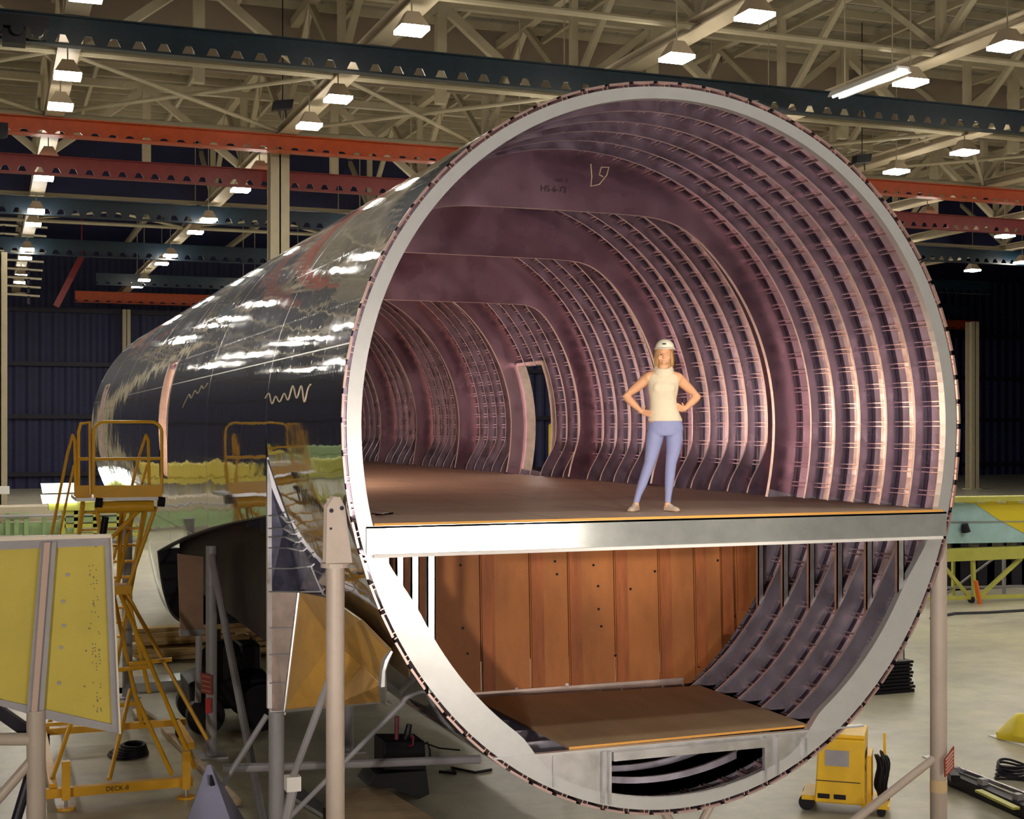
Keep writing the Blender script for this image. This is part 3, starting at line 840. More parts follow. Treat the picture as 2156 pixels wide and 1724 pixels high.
# folded lip of skin at the torn edge
tp = [on_skin(824, 1370, 1.03), on_skin(812, 1390, 1.07), on_skin(806, 1412, 1.07), on_skin(805, 1440, 1.08), on_skin(808, 1476, 1.06), on_skin(822, 1484, 1.03)]
m = MB(); m.tube(tp, [.02, .035, .03, .04, .035, .02], 7); m.build('torn_skin_lip', ALU, fus, smooth=True)

def text(name, body, loc, size, mt, parent, rz=0.0, rx=90, world=True):
    cu = bpy.data.curves.new(name, 'FONT'); cu.body = body; cu.size = size; cu.extrude = .001; cu.materials.append(mt)
    tmp = bpy.data.objects.new(name, cu); COL.objects.link(tmp)
    me = bpy.data.meshes.new_from_object(tmp.evaluated_get(bpy.context.evaluated_depsgraph_get()))
    bpy.data.objects.remove(tmp); me.materials.clear(); me.materials.append(mt)
    o = bpy.data.objects.new(name, me); COL.objects.link(o); o.parent = parent
    off = Vector(parent['_o']) if (world and '_o' in parent) else Vector((0, 0, 0))
    o.location = Vector(loc) - off; o.rotation_euler = (math.radians(rx), 0, rz)
    return o
INK = mat('marker_ink', (.05, .02, .03), .6); CHALK = mat('wax_pencil', (.75, .62, .42), .6)
text('lettering', 'HS-6-73', onY(1138, 402, 3.035), .10, INK, fus)
text('lettering', 'NO. 3', onY(1170, 382, 3.035), .06, INK, fus)
m = MB(); m.tube([onY(x, y, 3.035) for x, y in ((1244, 345), (1246, 372), (1244, 392), (1262, 388), (1278, 368), (1282, 352), (1266, 352), (1262, 368), (1270, 372))], .006, 6); m.build('wax_mark', CHALK, fus, smooth=True)
for k, pts in enumerate((((384, 858), (392, 840), (398, 830), (402, 838), (410, 822), (416, 828), (424, 812), (428, 818), (438, 805)),
            ((558, 838), (566, 828), (572, 850), (580, 834), (588, 846), (598, 828), (606, 842), (616, 812), (624, 838), (634, 812), (640, 846), (648, 818), (654, 808)),
            ((528, 1000), (532, 975), (540, 948), (546, 960), (540, 990), (530, 1000), (544, 1004)))):
    pp = []
    for i in range(len(pts) - 1):
        p0, p1, p2, p3 = pts[max(0, i - 1)], pts[i], pts[i + 1], pts[min(len(pts) - 1, i + 2)]
        for j in range(5):
            u = j / 5
            pp.append(tuple(.5 * (2 * p1[q] + (p2[q] - p0[q]) * u + (2 * p0[q] - 5 * p1[q] + 4 * p2[q] - p3[q]) * u * u + (3 * p1[q] - p0[q] - 3 * p2[q] + p3[q]) * u ** 3) for q in (0, 1)))
    m = MB(); m.tube([on_skin(x, y, 1.001) for x, y in pp], .006, 6); m.build('wax_writing', CHALK, fus, smooth=True)
# ------------------------------------------------------------------ the person on the deck
pl = onZ(1378, 1077, DECK)
PR = thing('person', 'woman in white hard hat, cream sleeveless sweater and blue trousers, hands on hips', 'person', pl)
PR.rotation_euler = (0, 0, -TH)
SKIN = mat('skin_tone', (.78, .42, .24), .5)
KNIT = mat('cream_knit', (.92, .80, .60), .8, 0, .06, 30, bump=.4, bscale=160, spec=.15)
TRS = mat('blue_stretch_fabric', (.30, .33, .58), .75, 0, .06, 12)
HAIR = mat('blonde_hair', (.62, .36, .12), .45, 0, .4, 30, stretch=(1, 1, .1), bump=.4, bscale=60)
SHOE = mat('beige_leather', (.62, .48, .36), .5, 0, .1, 20)
HATM = mat('cream_plastic', (.86, .80, .66), .3)
def ell(c, rx, ry, n=20, tx=0, tz=0):     # ellipse ring about c, flat in z
    return [(c[0] + rx * math.cos(2 * math.pi * k / n), c[1] + ry * math.sin(2 * math.pi * k / n), c[2] + tx * rx * math.cos(2 * math.pi * k / n)) for k in range(n)]
def remesh(o, vox, sm=2):
    r = o.modifiers.new('one_surface', 'REMESH'); r.mode = 'VOXEL'; r.voxel_size = vox; r.use_smooth_shade = True
    s = o.modifiers.new('smooth', 'SMOOTH'); s.iterations = sm; s.factor = .5
HY = -.01
m = MB()
# torso, neck
tor = [((.11, 0, .84), .165, .115), ((.108, 0, .92), .168, .115), ((.10, 0, 1.00), .145, .10), ((.09, 0, 1.10), .122, .088), ((.088, 0, 1.20), .135, .10), ((.088, 0, 1.30), .150, .105), ((.088, .01, 1.37), .148, .09), ((.088, .015, 1.415), .10, .07), ((.09, .01, 1.44), .058, .056), ((.095, 0, 1.50), .050, .052), ((.097, 0, 1.54), .05, .055)]
m.rings([ell(c, a, b) for c, a, b in tor])
# head, turned a little to the left of the picture and lifted
hd = [((.092, -.012, 1.498), .030, .035), ((.093, -.022, 1.510), .047, .052), ((.094, -.020, 1.535), .062, .074), ((.095, -.012, 1.565), .070, .086), ((.096, -.005, 1.60), .074, .092), ((.098, 0, 1.64), .074, .094), ((.10, .004, 1.68), .066, .084), ((.102, .006, 1.71), .042, .055), ((.102, .006, 1.722), .010, .012)]
m.rings([ell(c, a, b) for c, a, b in hd])
m.sphere((.086, -.100, 1.578), .016, 10, 6, (.75, 1.1, 1.1), -.99)      # nose
m.tube([(.089, -.092, 1.615), (.086, -.104, 1.585)], [.008, .013], 8)
m.sphere((.087, -.084, 1.514), .020, 10, 6, (1.1, .8, .8), -.99)        # chin
for sx in (-1, 1):
    m.sphere((.09 + sx * .040, -.068, 1.572), .026, 10, 6, (1, .8, 1), -.99)   # cheeks
    m.sphere((.097 + sx * .074, .006, 1.595), .02, 8, 6, (.4, .8, 1.3), -.99)  # ears
# arms
def limb(pts, rs, n=14): m.tube(pts, rs, n)
SL, EL, WL = (-.060, .015, 1.375), (-.285, .10, 1.180), (-.128, .015, 1.018)
SR, ER, WR = (.240, .015, 1.368), (.452, .10, 1.178), (.302, .02, 1.040)
for S_, E_, W_ in ((SL, EL, WL), (SR, ER, WR)):
    a, b_, c = Vector(S_), Vector(E_), Vector(W_)
    limb([a, a.lerp(b_, .25), a.lerp(b_, .6), b_, b_.lerp(c, .12), b_.lerp(c, .4), b_.lerp(c, .75), c], [.058, .054, .047, .042, .043, .041, .030, .024])
for S_ in (SL, SR): m.sphere((S_[0], S_[1] - .005, S_[2] - .005), .060, 14, 10, (1, 1, 1), -.99)
m.tube([(-.06, .01, 1.38), (.0, .01, 1.385), (.17, .01, 1.382), (.24, .01, 1.372)], [.054, .06, .06, .054], 14)
# hands: palm, four fingers and thumb
def hand(w, dirx, fing, thumb):
    w = Vector(w); d = Vector(fing) - w; L = d.length; d.normalize()
    side = Vector((0, -1, 0)) if True else None
    up = d.cross(side).normalized()
    if up.z < 0: up = -up
    p1 = w + d * .055
    m.rings([[w + d * q * .075 + up * hh * math.cos(2 * math.pi * k / 12) + side * .013 * math.sin(2 * math.pi * k / 12) for k in range(12)] for q, hh in ((-.1, .020), (.25, .030), (.6, .037), (1.0, .036))])
    for i, (ln, off) in enumerate(((.055, .028), (.066, .010), (.062, -.010), (.048, -.027))):
        b0 = w + d * .068 + up * off
        b1 = b0 + d * ln * .5 + side * .004; b2 = b1 + d * ln * .32 - side * -.010 * dirx + Vector((0, .012, 0)); b3 = b2 + d * ln * .25 + Vector((0, .014, 0))
        m.tube([b0, b1, b2, b3], [.0088, .0085, .0078, .0065], 8)
    t0 = w + d * .02 + up * .022
    t1 = t0 + Vector(thumb) * .030; t2 = t1 + Vector(thumb) * .022 + d * .012
    m.tube([t0, t1, t2], [.012, .0095, .0075], 8)
hand(WL, 1, (-.045, -.045, 1.000), (.1, .35, .9))
hand(WR, -1, (.222, -.04, 1.078), (-.1, .35, .9))
# legs (inside the trousers)
LL = [(.022, 0, .86), (.003, 0, .74), (-.022, -.005, .62), (-.052, -.015, .495), (-.085, -.01, .40), (-.125, 0, .28), (-.166, .005, .17), (-.188, .01, .09)]
RLg = [(.195, 0, .86), (.206, 0, .74), (.192, -.004, .62), (.168, -.012, .495), (.160, -.004, .40), (.152, .006, .28), (.143, .012, .17), (.137, .015, .09)]
lr = [.088, .086, .072, .056, .053, .047, .034, .031]
for Lg in (LL, RLg): limb(Lg, [r - .006 for r in lr], 16)
for Lg, fx in ((LL, -.06), (RLg, .085)):
    a = Vector(Lg[-1]); m.tube([a, a + Vector((0, .0, -.045)), a + Vector((fx * .7, -.07, -.062))], [.032, .036, .022], 10)
body = m.build('body', SKIN, PR, world=False); remesh(body, .0062, 3)
# eyes, brows, mouth
m = MB()
for sx in (-1, 1): m.sphere((.088 + sx * .028, -.0865, 1.602), .0085, 10, 6, (1.25, .7, .8), -.99)
m.build('eye', mat('eye_dark', (.05, .04, .07), .3), body, world=False, smooth=True)
m = MB()
for sx in (-1, 1): m.tube([(.088 + sx * .016, -.094, 1.620), (.088 + sx * .030, -.092, 1.625), (.088 + sx * .042, -.082, 1.620)], .0028, 6)
m.build('eyebrow', HAIR, body, world=False)
m = MB(); m.tube([(.066, -.086, 1.546), (.076, -.0955, 1.540), (.087, -.0985, 1.538), (.098, -.0955, 1.541), (.107, -.086, 1.547)], [.003, .0055, .006, .0055, .003], 8)
m.build('mouth', mat('lip_tone', (.62, .20, .16), .4), body, world=False, smooth=True)
m = MB(); m.tube([(.073, -.0995, 1.543), (.087, -.1035, 1.5405), (.100, -.0995, 1.544)], .0028, 6); m.build('teeth', WHITE, body, world=False)
# hair: bob to the collar
m = MB()
def hr(z, cx, rx, ry, cy=.018): return [(cx + rx * math.cos(a), cy + ry * math.sin(a), z) for a in [2 * math.pi * k / 26 for k in range(26)]]
rr = []
for z, cx, rx, ry in ((1.475, .10, .088, .070), (1.49, .10, .102, .082), (1.53, .10, .105, .088), (1.58, .10, .102, .092), (1.63, .10, .096, .094), (1.68, .10, .085, .090), (1.715, .10, .055, .065), (1.73, .10, .01, .012)):
    row = []
    for k in range(26):
        a = 2 * math.pi * k / 26; x = cx + rx * math.cos(a); y = .026 + ry * math.sin(a)
        if z < 1.645 and math.sin(a) < -.15:      # leave the face open
            f = (-.15 - math.sin(a)) / .85
            x = cx + math.copysign(max(abs(x - cx), .066 - .004 * f), x - cx); y = max(y, -.052 + .02 * f) if abs(math.cos(a)) > .35 else .0
        row.append((x, y, z))
    rr.append(row)
m.rings(rr); m.build('hair', HAIR, PR, world=False, smooth=True)
# hard hat with brim and black badge
m = MB(); m.sphere((.105, -.005, 1.672), .098, 28, 12, (1.0, 1.12, .95), -.02)
hat = m.build('hard_hat', HATM, PR, world=False, smooth=True)
m = MB(); pts = []
br1, br2 = [], []
for k in range(30):
    a = 2 * math.pi * k / 30; ex = 1 + (.26 if math.sin(a) < 0 else .03) * abs(math.sin(a))
    br1.append((.105 + .100 * math.cos(a), -.005 + .112 * math.sin(a), 1.678)); br2.append((.105 + .112 * math.cos(a), -.005 + .120 * ex * math.sin(a), 1.664 - .006 * (math.sin(a) < 0)))
m.rings([[(p[0], p[1], p[2] - .004) for p in br1], [(p[0], p[1], p[2] - .004) for p in br2], br2, br1], caps=False)
hat['_o'] = (0, 0, 0)
m.build('brim', HATM, hat, smooth=True)
m = MB(); m.box(.068, .106, -.119, -.108, 1.702, 1.716); m.build('badge', BLACK, hat)
# sweater
m = MB()
sw = [((.11, 0, .925), .176, .124), ((.108, 0, .94), .176, .124), ((.10, 0, 1.00), .158, .112), ((.092, 0, 1.08), .138, .100), ((.088, 0, 1.15), .136, .102), ((.088, -.012, 1.22), .150, .122), ((.088, -.014, 1.28), .158, .128), ((.088, 0, 1.34), .166, .112), ((.088, .01, 1.395), .160, .088), ((.088, .015, 1.425), .112, .074), ((.09, .01, 1.45), .07, .065)]
m.rings([ell(c, a, b, 24) for c, a, b in sw])
for sx in (-1, 1): m.sphere((.088 + sx * .062, -.095, 1.265), .056, 12, 8, (1, .75, 1), -.99)
sweater = m.build('sweater', KNIT, PR, world=False); remesh(sweater, .008, 3)
m = MB()
for z, rx, th_ in ((1.430, .082, .026), (1.452, .078, .026), (1.472, .074, .022)):
    m.tube([(.093 + rx * math.cos(a), -.002 + rx * .92 * math.sin(a), z - .022 * math.sin(a) * -1 - (.012 if math.sin(a) < 0 else 0)) for a in [2 * math.pi * k / 24 for k in range(24)]], th_, 10, closed=True)
cw = m.build('cowl_collar', KNIT, PR, world=False); remesh(cw, .008, 2)
# trousers
m = MB()
m.rings([ell(c, a, b, 24) for c, a, b in (((.110, 0, .955), .160, .112), ((.112, 0, .90), .174, .120), ((.112, 0, .85), .182, .120), ((.110, 0, .80), .176, .112), ((.108, 0, .775), .15, .10))])
for Lg in (LL, RLg): m.tube(Lg[:-1] + [Lg[-1]], lr, 18)
tr = m.build('trousers', TRS, PR, world=False); remesh(tr, .0075, 3)
# shoes
def shoe(hx, hy, tx_, ty_):
    m = MB(); h = Vector((hx, hy, 0)); t = Vector((tx_, ty_, 0)); d = (t - h).normalized(); s_ = d.cross(Vector((0, 0, 1)))
    L = (t - h).length
    rr = []
    for q, wd, ht in ((-.10, .020, .03), (-.06, .032, .065), (.1, .037, .085), (.3, .037, .075), (.5, .040, .052), (.75, .044, .045), (.92, .036, .036), (1.0, .016, .022)):
        c = h + d * L * q
        rr.append([c + s_ * wd * math.cos(a) * (1 if math.sin(a) > 0 else 1) + Vector((0, 0, max(.012, .012 + ht * max(0, math.sin(a))))) for a in [2 * math.pi * k / 14 for k in range(14)]])
    m.rings(rr); o = m.build('shoe', SHOE, PR, world=False, smooth=True)
    m = MB(); rr = []
    ol = [(-.11, .022), (-.05, .036), (.15, .040), (.4, .038), (.7, .047), (.92, .038), (1.02, .015)]
    poly = [h + d * L * q + s_ * wd for q, wd in ol] + [h + d * L * q - s_ * wd for q, wd in ol[::-1]]
    m.prism(poly, (0, 0, .014)); o['_o'] = (0, 0, 0); m.build('sole', mat('shoe_sole', (.20, .12, .08), .6), o)
    m = MB()
    for q in (.28, .38, .48): c = h + d * L * q; zz_ = .088 - .10 * (q - .2); m.tube([c + s_ * .022 + Vector((0, 0, zz_ - .006)), c + Vector((0, 0, zz_ + .004)), c - s_ * .022 + Vector((0, 0, zz_ - .006))], .004, 6)
    m.build('laces', WHITE, o)
shoe(-.180, .03, -.262, -.135)
shoe(.128, .03, .235, -.11)
# ------------------------------------------------------------------ support stands
def stand(px, Y, r_, ztop, lab, mt, extra=None):
    c = onY(px, 1500, Y); R = thing('support_stand', lab, 'support stand', (c.x, Y, 0))
    m = MB(); m.tube([(c.x, Y, .02), (c.x, Y, ztop)], r_, 24); m.build('post', mt, R, smooth=True)
    m = MB(); m.box(c.x - .22, c.x + .22, Y - .22, Y + .22, 0, .025); m.build('base_plate', mt, R)
    if extra: extra(R, c.x, Y)
    return R
def ex1(R, x, y):
    m = MB(); m.tube([(x, y, 3.66), (x, y, 3.70)], .13, 20); m.build('collar', STEEL_BEIGE, R)
    m = MB()
    for dy in (-.06, .06):
        m.prism([(x - .10, y + dy, 3.70), (x + .14, y + dy, 3.70), (x + .075, y + dy, 4.20), (x + .03, y + dy, 4.29), (x - .03, y + dy, 4.29), (x - .09, y + dy, 4.20)], (0, .012, 0))
    m.bar((x - .03, y, 4.28), (x + .03, y, 3.70), .012, .10, up=(1, 0, 0)); m.build('bracket', STEEL_BEIGE, R)
    m = MB()
    for dx, z, rr in ((-.05, 4.17, .02), (-.055, 4.01, .012), (.045, 4.19, .02)): m.tube([(x + dx, y - .064, z), (x + dx, y - .04, z)], rr, 10)
    m.build('bolt', DARK, R)
    m = MB(); a = Vector((x, y + .05, 2.75)); m.tube([a, onY(617, 1635, 1.4)], .035, 10); m.tube([onY(617, 1660, 1.4), onY(600, 1735, 1.4)], .05, 10); m.build('brace', STEEL_GREY, R)
    m = MB(); q = onY(616, 1648, 1.4); m.box(q.x - .07, q.x + .07, 1.33, 1.47, q.z - .07, q.z + .07); m.build('brace_clamp', WHITE, R)
    m = MB(); m.tube([(x, y + .05, .75), onY(640, 1735, .9)], .03, 8); m.build('brace', STEEL_GREY, R)
stand(706, .15, .083, 3.68, 'tall beige tubular stand at the open left edge of the fuselage', STEEL_BEIGE, ex1)
def ex2(R, x, y):
    m = MB(); m.box(x - .08, x + .10, y - .03, y + .04, 1.66, 1.85); m.build('bracket', ALU, R)
    m = MB(); m.tube([(x, y, .35), onY(850, 1478, 3.7)], .03, 8); m.build('brace', STEEL_GREY, R)
    m = MB(); m.tube([onY(470, 1618, 5.0), onY(1010, 1598, 5.0)], .055, 10); m.build('floor_rail', STEEL_GREY, R)
    m = MB(); m.tube([onY(562, 1505, 4.6), onY(468, 1655, 4.6)], .035, 8); m.build('brace', STEEL_GREY, R)
stand(582, 3.62, .088, 1.70, 'grey tubular stand under the rear edge of the wing root fairing', STEEL_GREY, ex2)
def ex3(R, x, y):
    m = MB(); m.tube([(x, y - .05, 3.0), onY(556, 1740, 5.3)], .055, 10); m.build('brace', STEEL_GREY, R)
    m = MB(); m.tube([onY(419, 1338, 9.6), onY(417, 1478, 9.6)], .05, 8); m.build('hanging_tube', STEEL_GREY, R)
    m = MB(); q = onY(434, 1438, 8.8); m.prism([onY(422, 1415, 8.85), onY(446, 1422, 8.85), onY(447, 1464, 8.85), onY(425, 1458, 8.85)], (0, .015, 0)); s = m.build('warning_plate', SIGNR, R)
    s['_o'] = (x, y, 0)
    m = MB()
    for i in range(4): m.bar(onY(425, 1422 + i * 10, 8.84), onY(443, 1426 + i * 10, 8.84), .035, .008); m.build('lettering', SIGNP, s) if i == 3 else None
    m = MB(); m.box(*sorted((onY(433, 1, 8.84).x, onY(444, 1, 8.84).x)), 8.83, 8.86, .5 + .18, .5 + .40)
    m.build('red_tag', mat('red_tag', (.6, .03, .04), .5), R)
stand(445, 9.0, .082, 3.15, 'grey stand under the wing cut-out, with a small red plate', STEEL_GREY, ex3)
stand(268, 14.2, .09, 3.2, 'slim grey stand behind the yellow stair platform', STEEL_GREY)
stand(733, 8.6, .085, 1.25, 'dark short stand under the fuselage belly', STEEL_GREY)
def ex5(R, x, y):
    m = MB(); m.tube([onY(1972, 1592, y), onY(1790, 1734, y)], .045, 12); m.tube([onY(1790, 1734, y), (1.2, y + .3, .03)], .045, 12); m.build('brace', STEEL_BEIGE, R, smooth=True)
    m = MB(); pl_ = [onY(1989, 1600, .27), onY(2009, 1571, .27), onY(2009, 1617, .27), onY(1990, 1636, .27)]; m.prism(pl_, (0, .015, 0)); s = m.build('warning_plate', SIGNR, R); s['_o'] = (x, y, 0)
    m = MB()
    for i in range(5):
        a = onY(1991.5, 1600 + i * 7, .262); b_ = onY(2007, 1580 + i * 7.6, .262); m.bar(a, b_, .018, .006)
    m.build('lettering', SIGNP, s)
    m = MB(); zb = onY(1976, 1650, y).z; m.tube([(x, y, zb - .08), (x, y, zb + .05)], .0925, 24); m.build('tape_band', mat('masking_tape', (.62, .46, .26), .7), R, smooth=True)
    m = MB(); m.box(x - .1, x + .02, y - .05, y + .05, 3.9, 4.3); m.build('bracket', STEEL_BEIGE, R)
stand(1976, .45, .090, 4.1, 'tall grey tubular stand at the open right edge, with red plate', STEEL_BEIGE, ex5)

# cross members under the keel
R = thing('keel_trestle', 'grey tube trestle under the keel of the fuselage', 'trestle', (.6, .9, 0))
for a, b_ in (((.2, .9, 1.1), (.9, .9, 0.05)), ((1.0, .9, 1.15), (.3, .9, .05)), ((-.2, 1.2, .06), (1.6, 1.2, .06))):
    m = MB(); m.tube([a, b_], .045, 10); m.build('tube', STEEL_BEIGE, R)
m = MB(); m.box(.3, .95, .75, 1.05, 1.06, 1.13); m.build('saddle', STEEL_GREY, R)

# ------------------------------------------------------------------ yellow panel rig, left front
R = thing('panel_frame', 'olive yellow panel in a grey metal frame at the left edge', 'panel', (-6.0, 1.0, 2.1))
a = lambda x, y, Y=1.0: onY(x, y, Y)
m = MB(); m.prism([a(-60, 1150), a(222, 1143), a(240, 1528), a(88, 1500), a(-60, 1450)], (0, .02, 0)); pn = m.build('panel', OLIVE, R); pn['_o'] = (-6.0, 1.0, 2.1)
m = MB(); m.prism([a(-60, 1139, .98), a(233, 1130, .98), a(233, 1148, .98), a(-60, 1160, .98)], (0, .05, 0)); m.build('top_rail', STEEL_GREY, R)
m = MB(); m.prism([a(-60, 1131, .94), a(234, 1126, .94), a(234, 1132, .94), a(-60, 1141, .94)], (0, .14, 0)); m.build('top_cap', mat('cream_cap', (.72, .64, .54), .5), R)
m = MB(); m.prism([a(220, 1140, .98), a(233, 1140, .98), a(251, 1542, .98), a(236, 1536, .98)], (0, .042, 0)); m.v = [(v[0], v[1] - .006, v[2]) for v in m.v]; m.build('side_rail', STEEL_GREY, R)
m = MB(); m.prism([a(233, 1128, .94), a(236, 1128, .94), a(255, 1545, .94), a(251, 1545, .94)], (0, .10, 0)); m.build('side_cap', mat('cream_cap', (.72, .64, .54), .5), R)
m = MB(); m.prism([a(-60, 1450, .98), a(0, 1472, .98), a(250, 1528, .98), a(252, 1544, .98), a(90, 1512, .98), a(-60, 1468, .98)], (0, .05, 0)); m.build('bottom_rail', STEEL_GREY, R)
m = MB(); m.prism([a(86, 1142, .96), a(119, 1140, .96), a(92, 1500, .96), a(56, 1500, .96)], (0, .03, 0)); m.build('upright', STEEL_GREY, R)
m = MB(); m.prism([a(93, 1142, .93), a(106, 1141, .93), a(78, 1500, .93), a(66, 1500, .93)], (0, .03, 0)); m.build('upright_cover', mat('primer_strip', (.50, .36, .30), .5), R)
m = MB()
for p in ((142, 1210), (133, 1266), (134, 1317), (128, 1363), (124, 1438)): c = a(*p, .99); m.tube([c, c + Vector((0, .02, 0))], .017, 10)
m.build('bolt', STEEL_GREY, pn)
m = MB()
random.seed(3)
for i in range(58):
    t = random.random(); y = 1180 + t * 320; x = 196 + t * 14 + random.choice((-9, -2, 6)) + random.random() * 3 - 4 * t; c = a(x, y, .995); m.tube([c, c + Vector((0, .02, 0))], .006, 6)
for p in ((202, 1150), (197, 1215), (197, 1272), (188, 1323), (181, 1370), (178, 1445)): c = a(*p, .995); m.tube([c, c + Vector((0, .02, 0))], .009, 6)
m.build('rivet', mat('rivet_grey', (.16, .15, .12), .5), pn)
c = a(76, 1600)
m = MB(); m.tube([(c.x, 1.0, .02), (c.x, 1.0, 2.40)], .082, 24); m.build('post', STEEL_BEIGE, R, smooth=True)
m = MB(); m.box(c.x - .2, c.x + .2, .8, 1.2, 0, .025); m.build('base_plate', STEEL_BEIGE, R)
m = MB(); m.tube([a(-80, 1556), (c.x, 1.0, a(76, 1556).z)], .055, 14); m.build('side_tube', STEEL_BEIGE, R, smooth=True)
m = MB(); m.tube([(c.x, 1.0, a(76, 1590).z), a(-20, 1700)], .045, 12); m.build('brace', STEEL_BEIGE, R, smooth=True)
m = MB(); m.tube([(c.x, 1.05, a(76, 1590).z), a(30, 1740)], .045, 12); m.build('brace', DARK, R)
m = MB(); m.bar(a(-40, 1470, 1.2), a(66, 1545, 1.2), .16, .1); m.build('brace', DARK, R)

# ------------------------------------------------------------------ yellow stair platform
R = thing('stair_platform', 'yellow wheeled stair platform beside the polished fuselage', 'work platform', (-4.3, 9.3, 0))
X0, X1, PY, PZ = -4.78, -3.80, 9.3, 3.93
rt = .024
def rail(pts, nm='guard_rail', r_=rt): m = MB(); m.tube(pts, r_, 8); m.build(nm, YEL, R, smooth=True)
def arch(x0, x1, y, z0, z1, rd=.16):
    p = [(x0, y, z0), (x0, y, z1 - rd)]
    for i in range(1, 6): t = math.pi / 2 * i / 5; p.append((x0 + rd * (1 - math.cos(t)), y, z1 - rd + rd * math.sin(t)))
    for i in range(0, 5): t = math.pi / 2 * i / 5; p.append((x1 - rd * (1 - math.sin(t)), y, z1 - rd + rd * math.cos(t)))
    return p + [(x1, y, z1 - rd), (x1, y, z0)]
rail(arch(X0, X1, PY, PZ, 5.0)); rail([(X0, PY, 4.45), (X1, PY, 4.45)])
rail([(X0 - .20, PY + .2, PZ), (X0 - .20, PY + .2, 4.85), (X0 - .17, PY + .2, 4.97), (X0 - .05, PY + .1, 4.99), (X0 - .04, PY + .1, PZ)])
rail([(X0 - .20, PY + .2, 4.45), (X0 - .04, PY + .1, 4.45)])
m = MB(); m.box(X0, X1, PY - .03, PY - .01, PZ - .05, PZ + .13); m.box(X0 - .25, X0 - .02, PY + .1, PY + .12, PZ - .05, PZ + .13); m.build('toe_board', YEL, R)
m = MB(); m.box(X0 - .25, X1 + .02, PY, PY + 1.3, PZ - .10, PZ - .05); m.build('platform_deck', ALU, R)
m = MB(); m.tube([(X0 + .05, PY + .02, PZ - .19), (X1 - .12, PY + .02, PZ - .19)], .085, 12); m.build('cross_tube', YEL, R, smooth=True)
for x in (X0 + .06, X1 - .02): m = MB(); m.tube([(x - .04, PY - .03, PZ - .12), (x + .06, PY - .03, PZ - .13)], .075, 12); m.build('bumper', BLACK, R)
for dx in (0, 1.06):     # sloping handrails of the stairs
    rail([(-5.02 + dx, 9.5, 3.9), (-5.03 + dx, 9.55, 4.72), (-5.06 + dx, 9.6, 4.80), (-5.12 + dx, 9.9, 4.5), (-5.40 + dx, 12.6, 2.2)], 'handrail')
    rail([(-5.04 + dx, 9.6, 4.35), (-5.34 + dx, 12.4, 2.0)], 'handrail', .02)
    m = MB(); m.bar((-4.92 + dx * .86, 9.4, PZ - .1), (-5.10 + dx * .86, 13.6, .15), .05, .14); m.build('stringer', YEL, R)
for i in range(13):
    f = (i + .6) / 13.4; x = -4.92 - .18 * f
    m = MB(); m.box(x + .03, x + .88, 9.4 + 4.2 * f, 9.4 + 4.2 * f + .2, PZ - .1 - 3.75 * f - .03, PZ - .1 - 3.75 * f); m.build('tread', YEL, R)
W = Vector((-4.42, 9.4, 2.62))
for a_, b_ in (((X0 + .05, 9.35, PZ - .2), (-4.52, 9.4, 2.3)), ((X1 - .08, 9.35, PZ - .2), (-4.36, 9.4, 2.3)), ((X0 + .5, 10.4, PZ - .2), W), ((X1 - .3, 10.4, PZ - .2), W), ((X0 + .7, 9.35, PZ - .2), (X0 + .1, 9.5, 3.1)),
               ((-4.42, 9.35, 2.5), (-3.62, 7.1, .3)), ((-4.36, 9.45, 2.55), (-3.2, 8.8, .3)), ((-4.45, 9.4, 2.5), (-5.45, 7.2, .3)), ((-4.3, 9.5, 2.5), (-3.95, 9.6, .9)), ((-4.5, 9.5, 2.5), (-4.0, 10.2, .3)), ((-4.5, 9.5, 2.4), (-5.4, 10.4, .3)),
               ((-4.3, 9.0, 1.45), (-3.7, 8.9, 1.5)), ((-4.35, 8.3, 1.2), (-4.75, 6.9, .3)), ((-4.3, 8.1, 1.15), (-3.95, 6.9, .3)), ((-5.0, 9.0, 1.35), (-3.95, 9.0, 1.4)), ((-5.2, 8.6, .9), (-4.2, 8.6, .95))):
    m = MB(); m.tube([a_, b_], .032, 8); m.build('strut', YEL, R)
m = MB(); m.box(-4.62, -4.25, 9.2, 9.6, 2.45, 2.58); m.build('pivot_plate', YEL, R)
m = MB(); m.box(-5.55, -3.68, 6.82, 6.94, .13, .25); bb_ = m.build('base_beam', YEL, R); bb_['_o'] = (-4.3, 9.3, 0)
text('lettering', 'DECK-8', (-4.80, 6.815, .165), .085, BLACK, bb_)
m = MB(); m.box(-5.6, -3.3, 10.4, 10.5, .2, .3); m.build('base_beam', YEL, R)
m = MB(); m.box(-5.5, -5.4, 6.9, 10.5, .2, .3); m.build('side_beam', YEL, R)
m = MB(); m.box(-3.5, -3.4, 8.7, 10.5, .2, .3); m.build('side_beam', YEL, R)
for z in (.75, .95, .62): m = MB(); m.box(-5.5, -4.6, 9.0, 9.05, z, z + .05); m.build('step_rail', YEL, R)
for x, y in ((-5.3, 6.75), (-3.78, 6.75)):
    m = MB(); m.box(x - .05, x + .05, y - .05, y + .05, .12, .62); m.build('jack_tube', YEL, R)
    m = MB(); m.tube([(x, y, .02), (x, y, .14)], .022, 8); m.build('jack_screw', ALU, R)
    m = MB(); m.tube([(x, y, 0), (x, y, .03)], .12, 16); m.build('jack_foot', YEL, R)
m = MB(); m.tube([(-4.62, 9.2, 3.6), (-4.72, 9.1, 2.95)], .05, 12); m.build('hydraulic_cylinder', BLACK, R)
for x, y in ((-5.4, 10.45), (-3.4, 10.45)): m = MB(); m.tube([(x - .05, y, .12), (x + .05, y, .12)], .12, 16); m.build('wheel', BLACK, R)

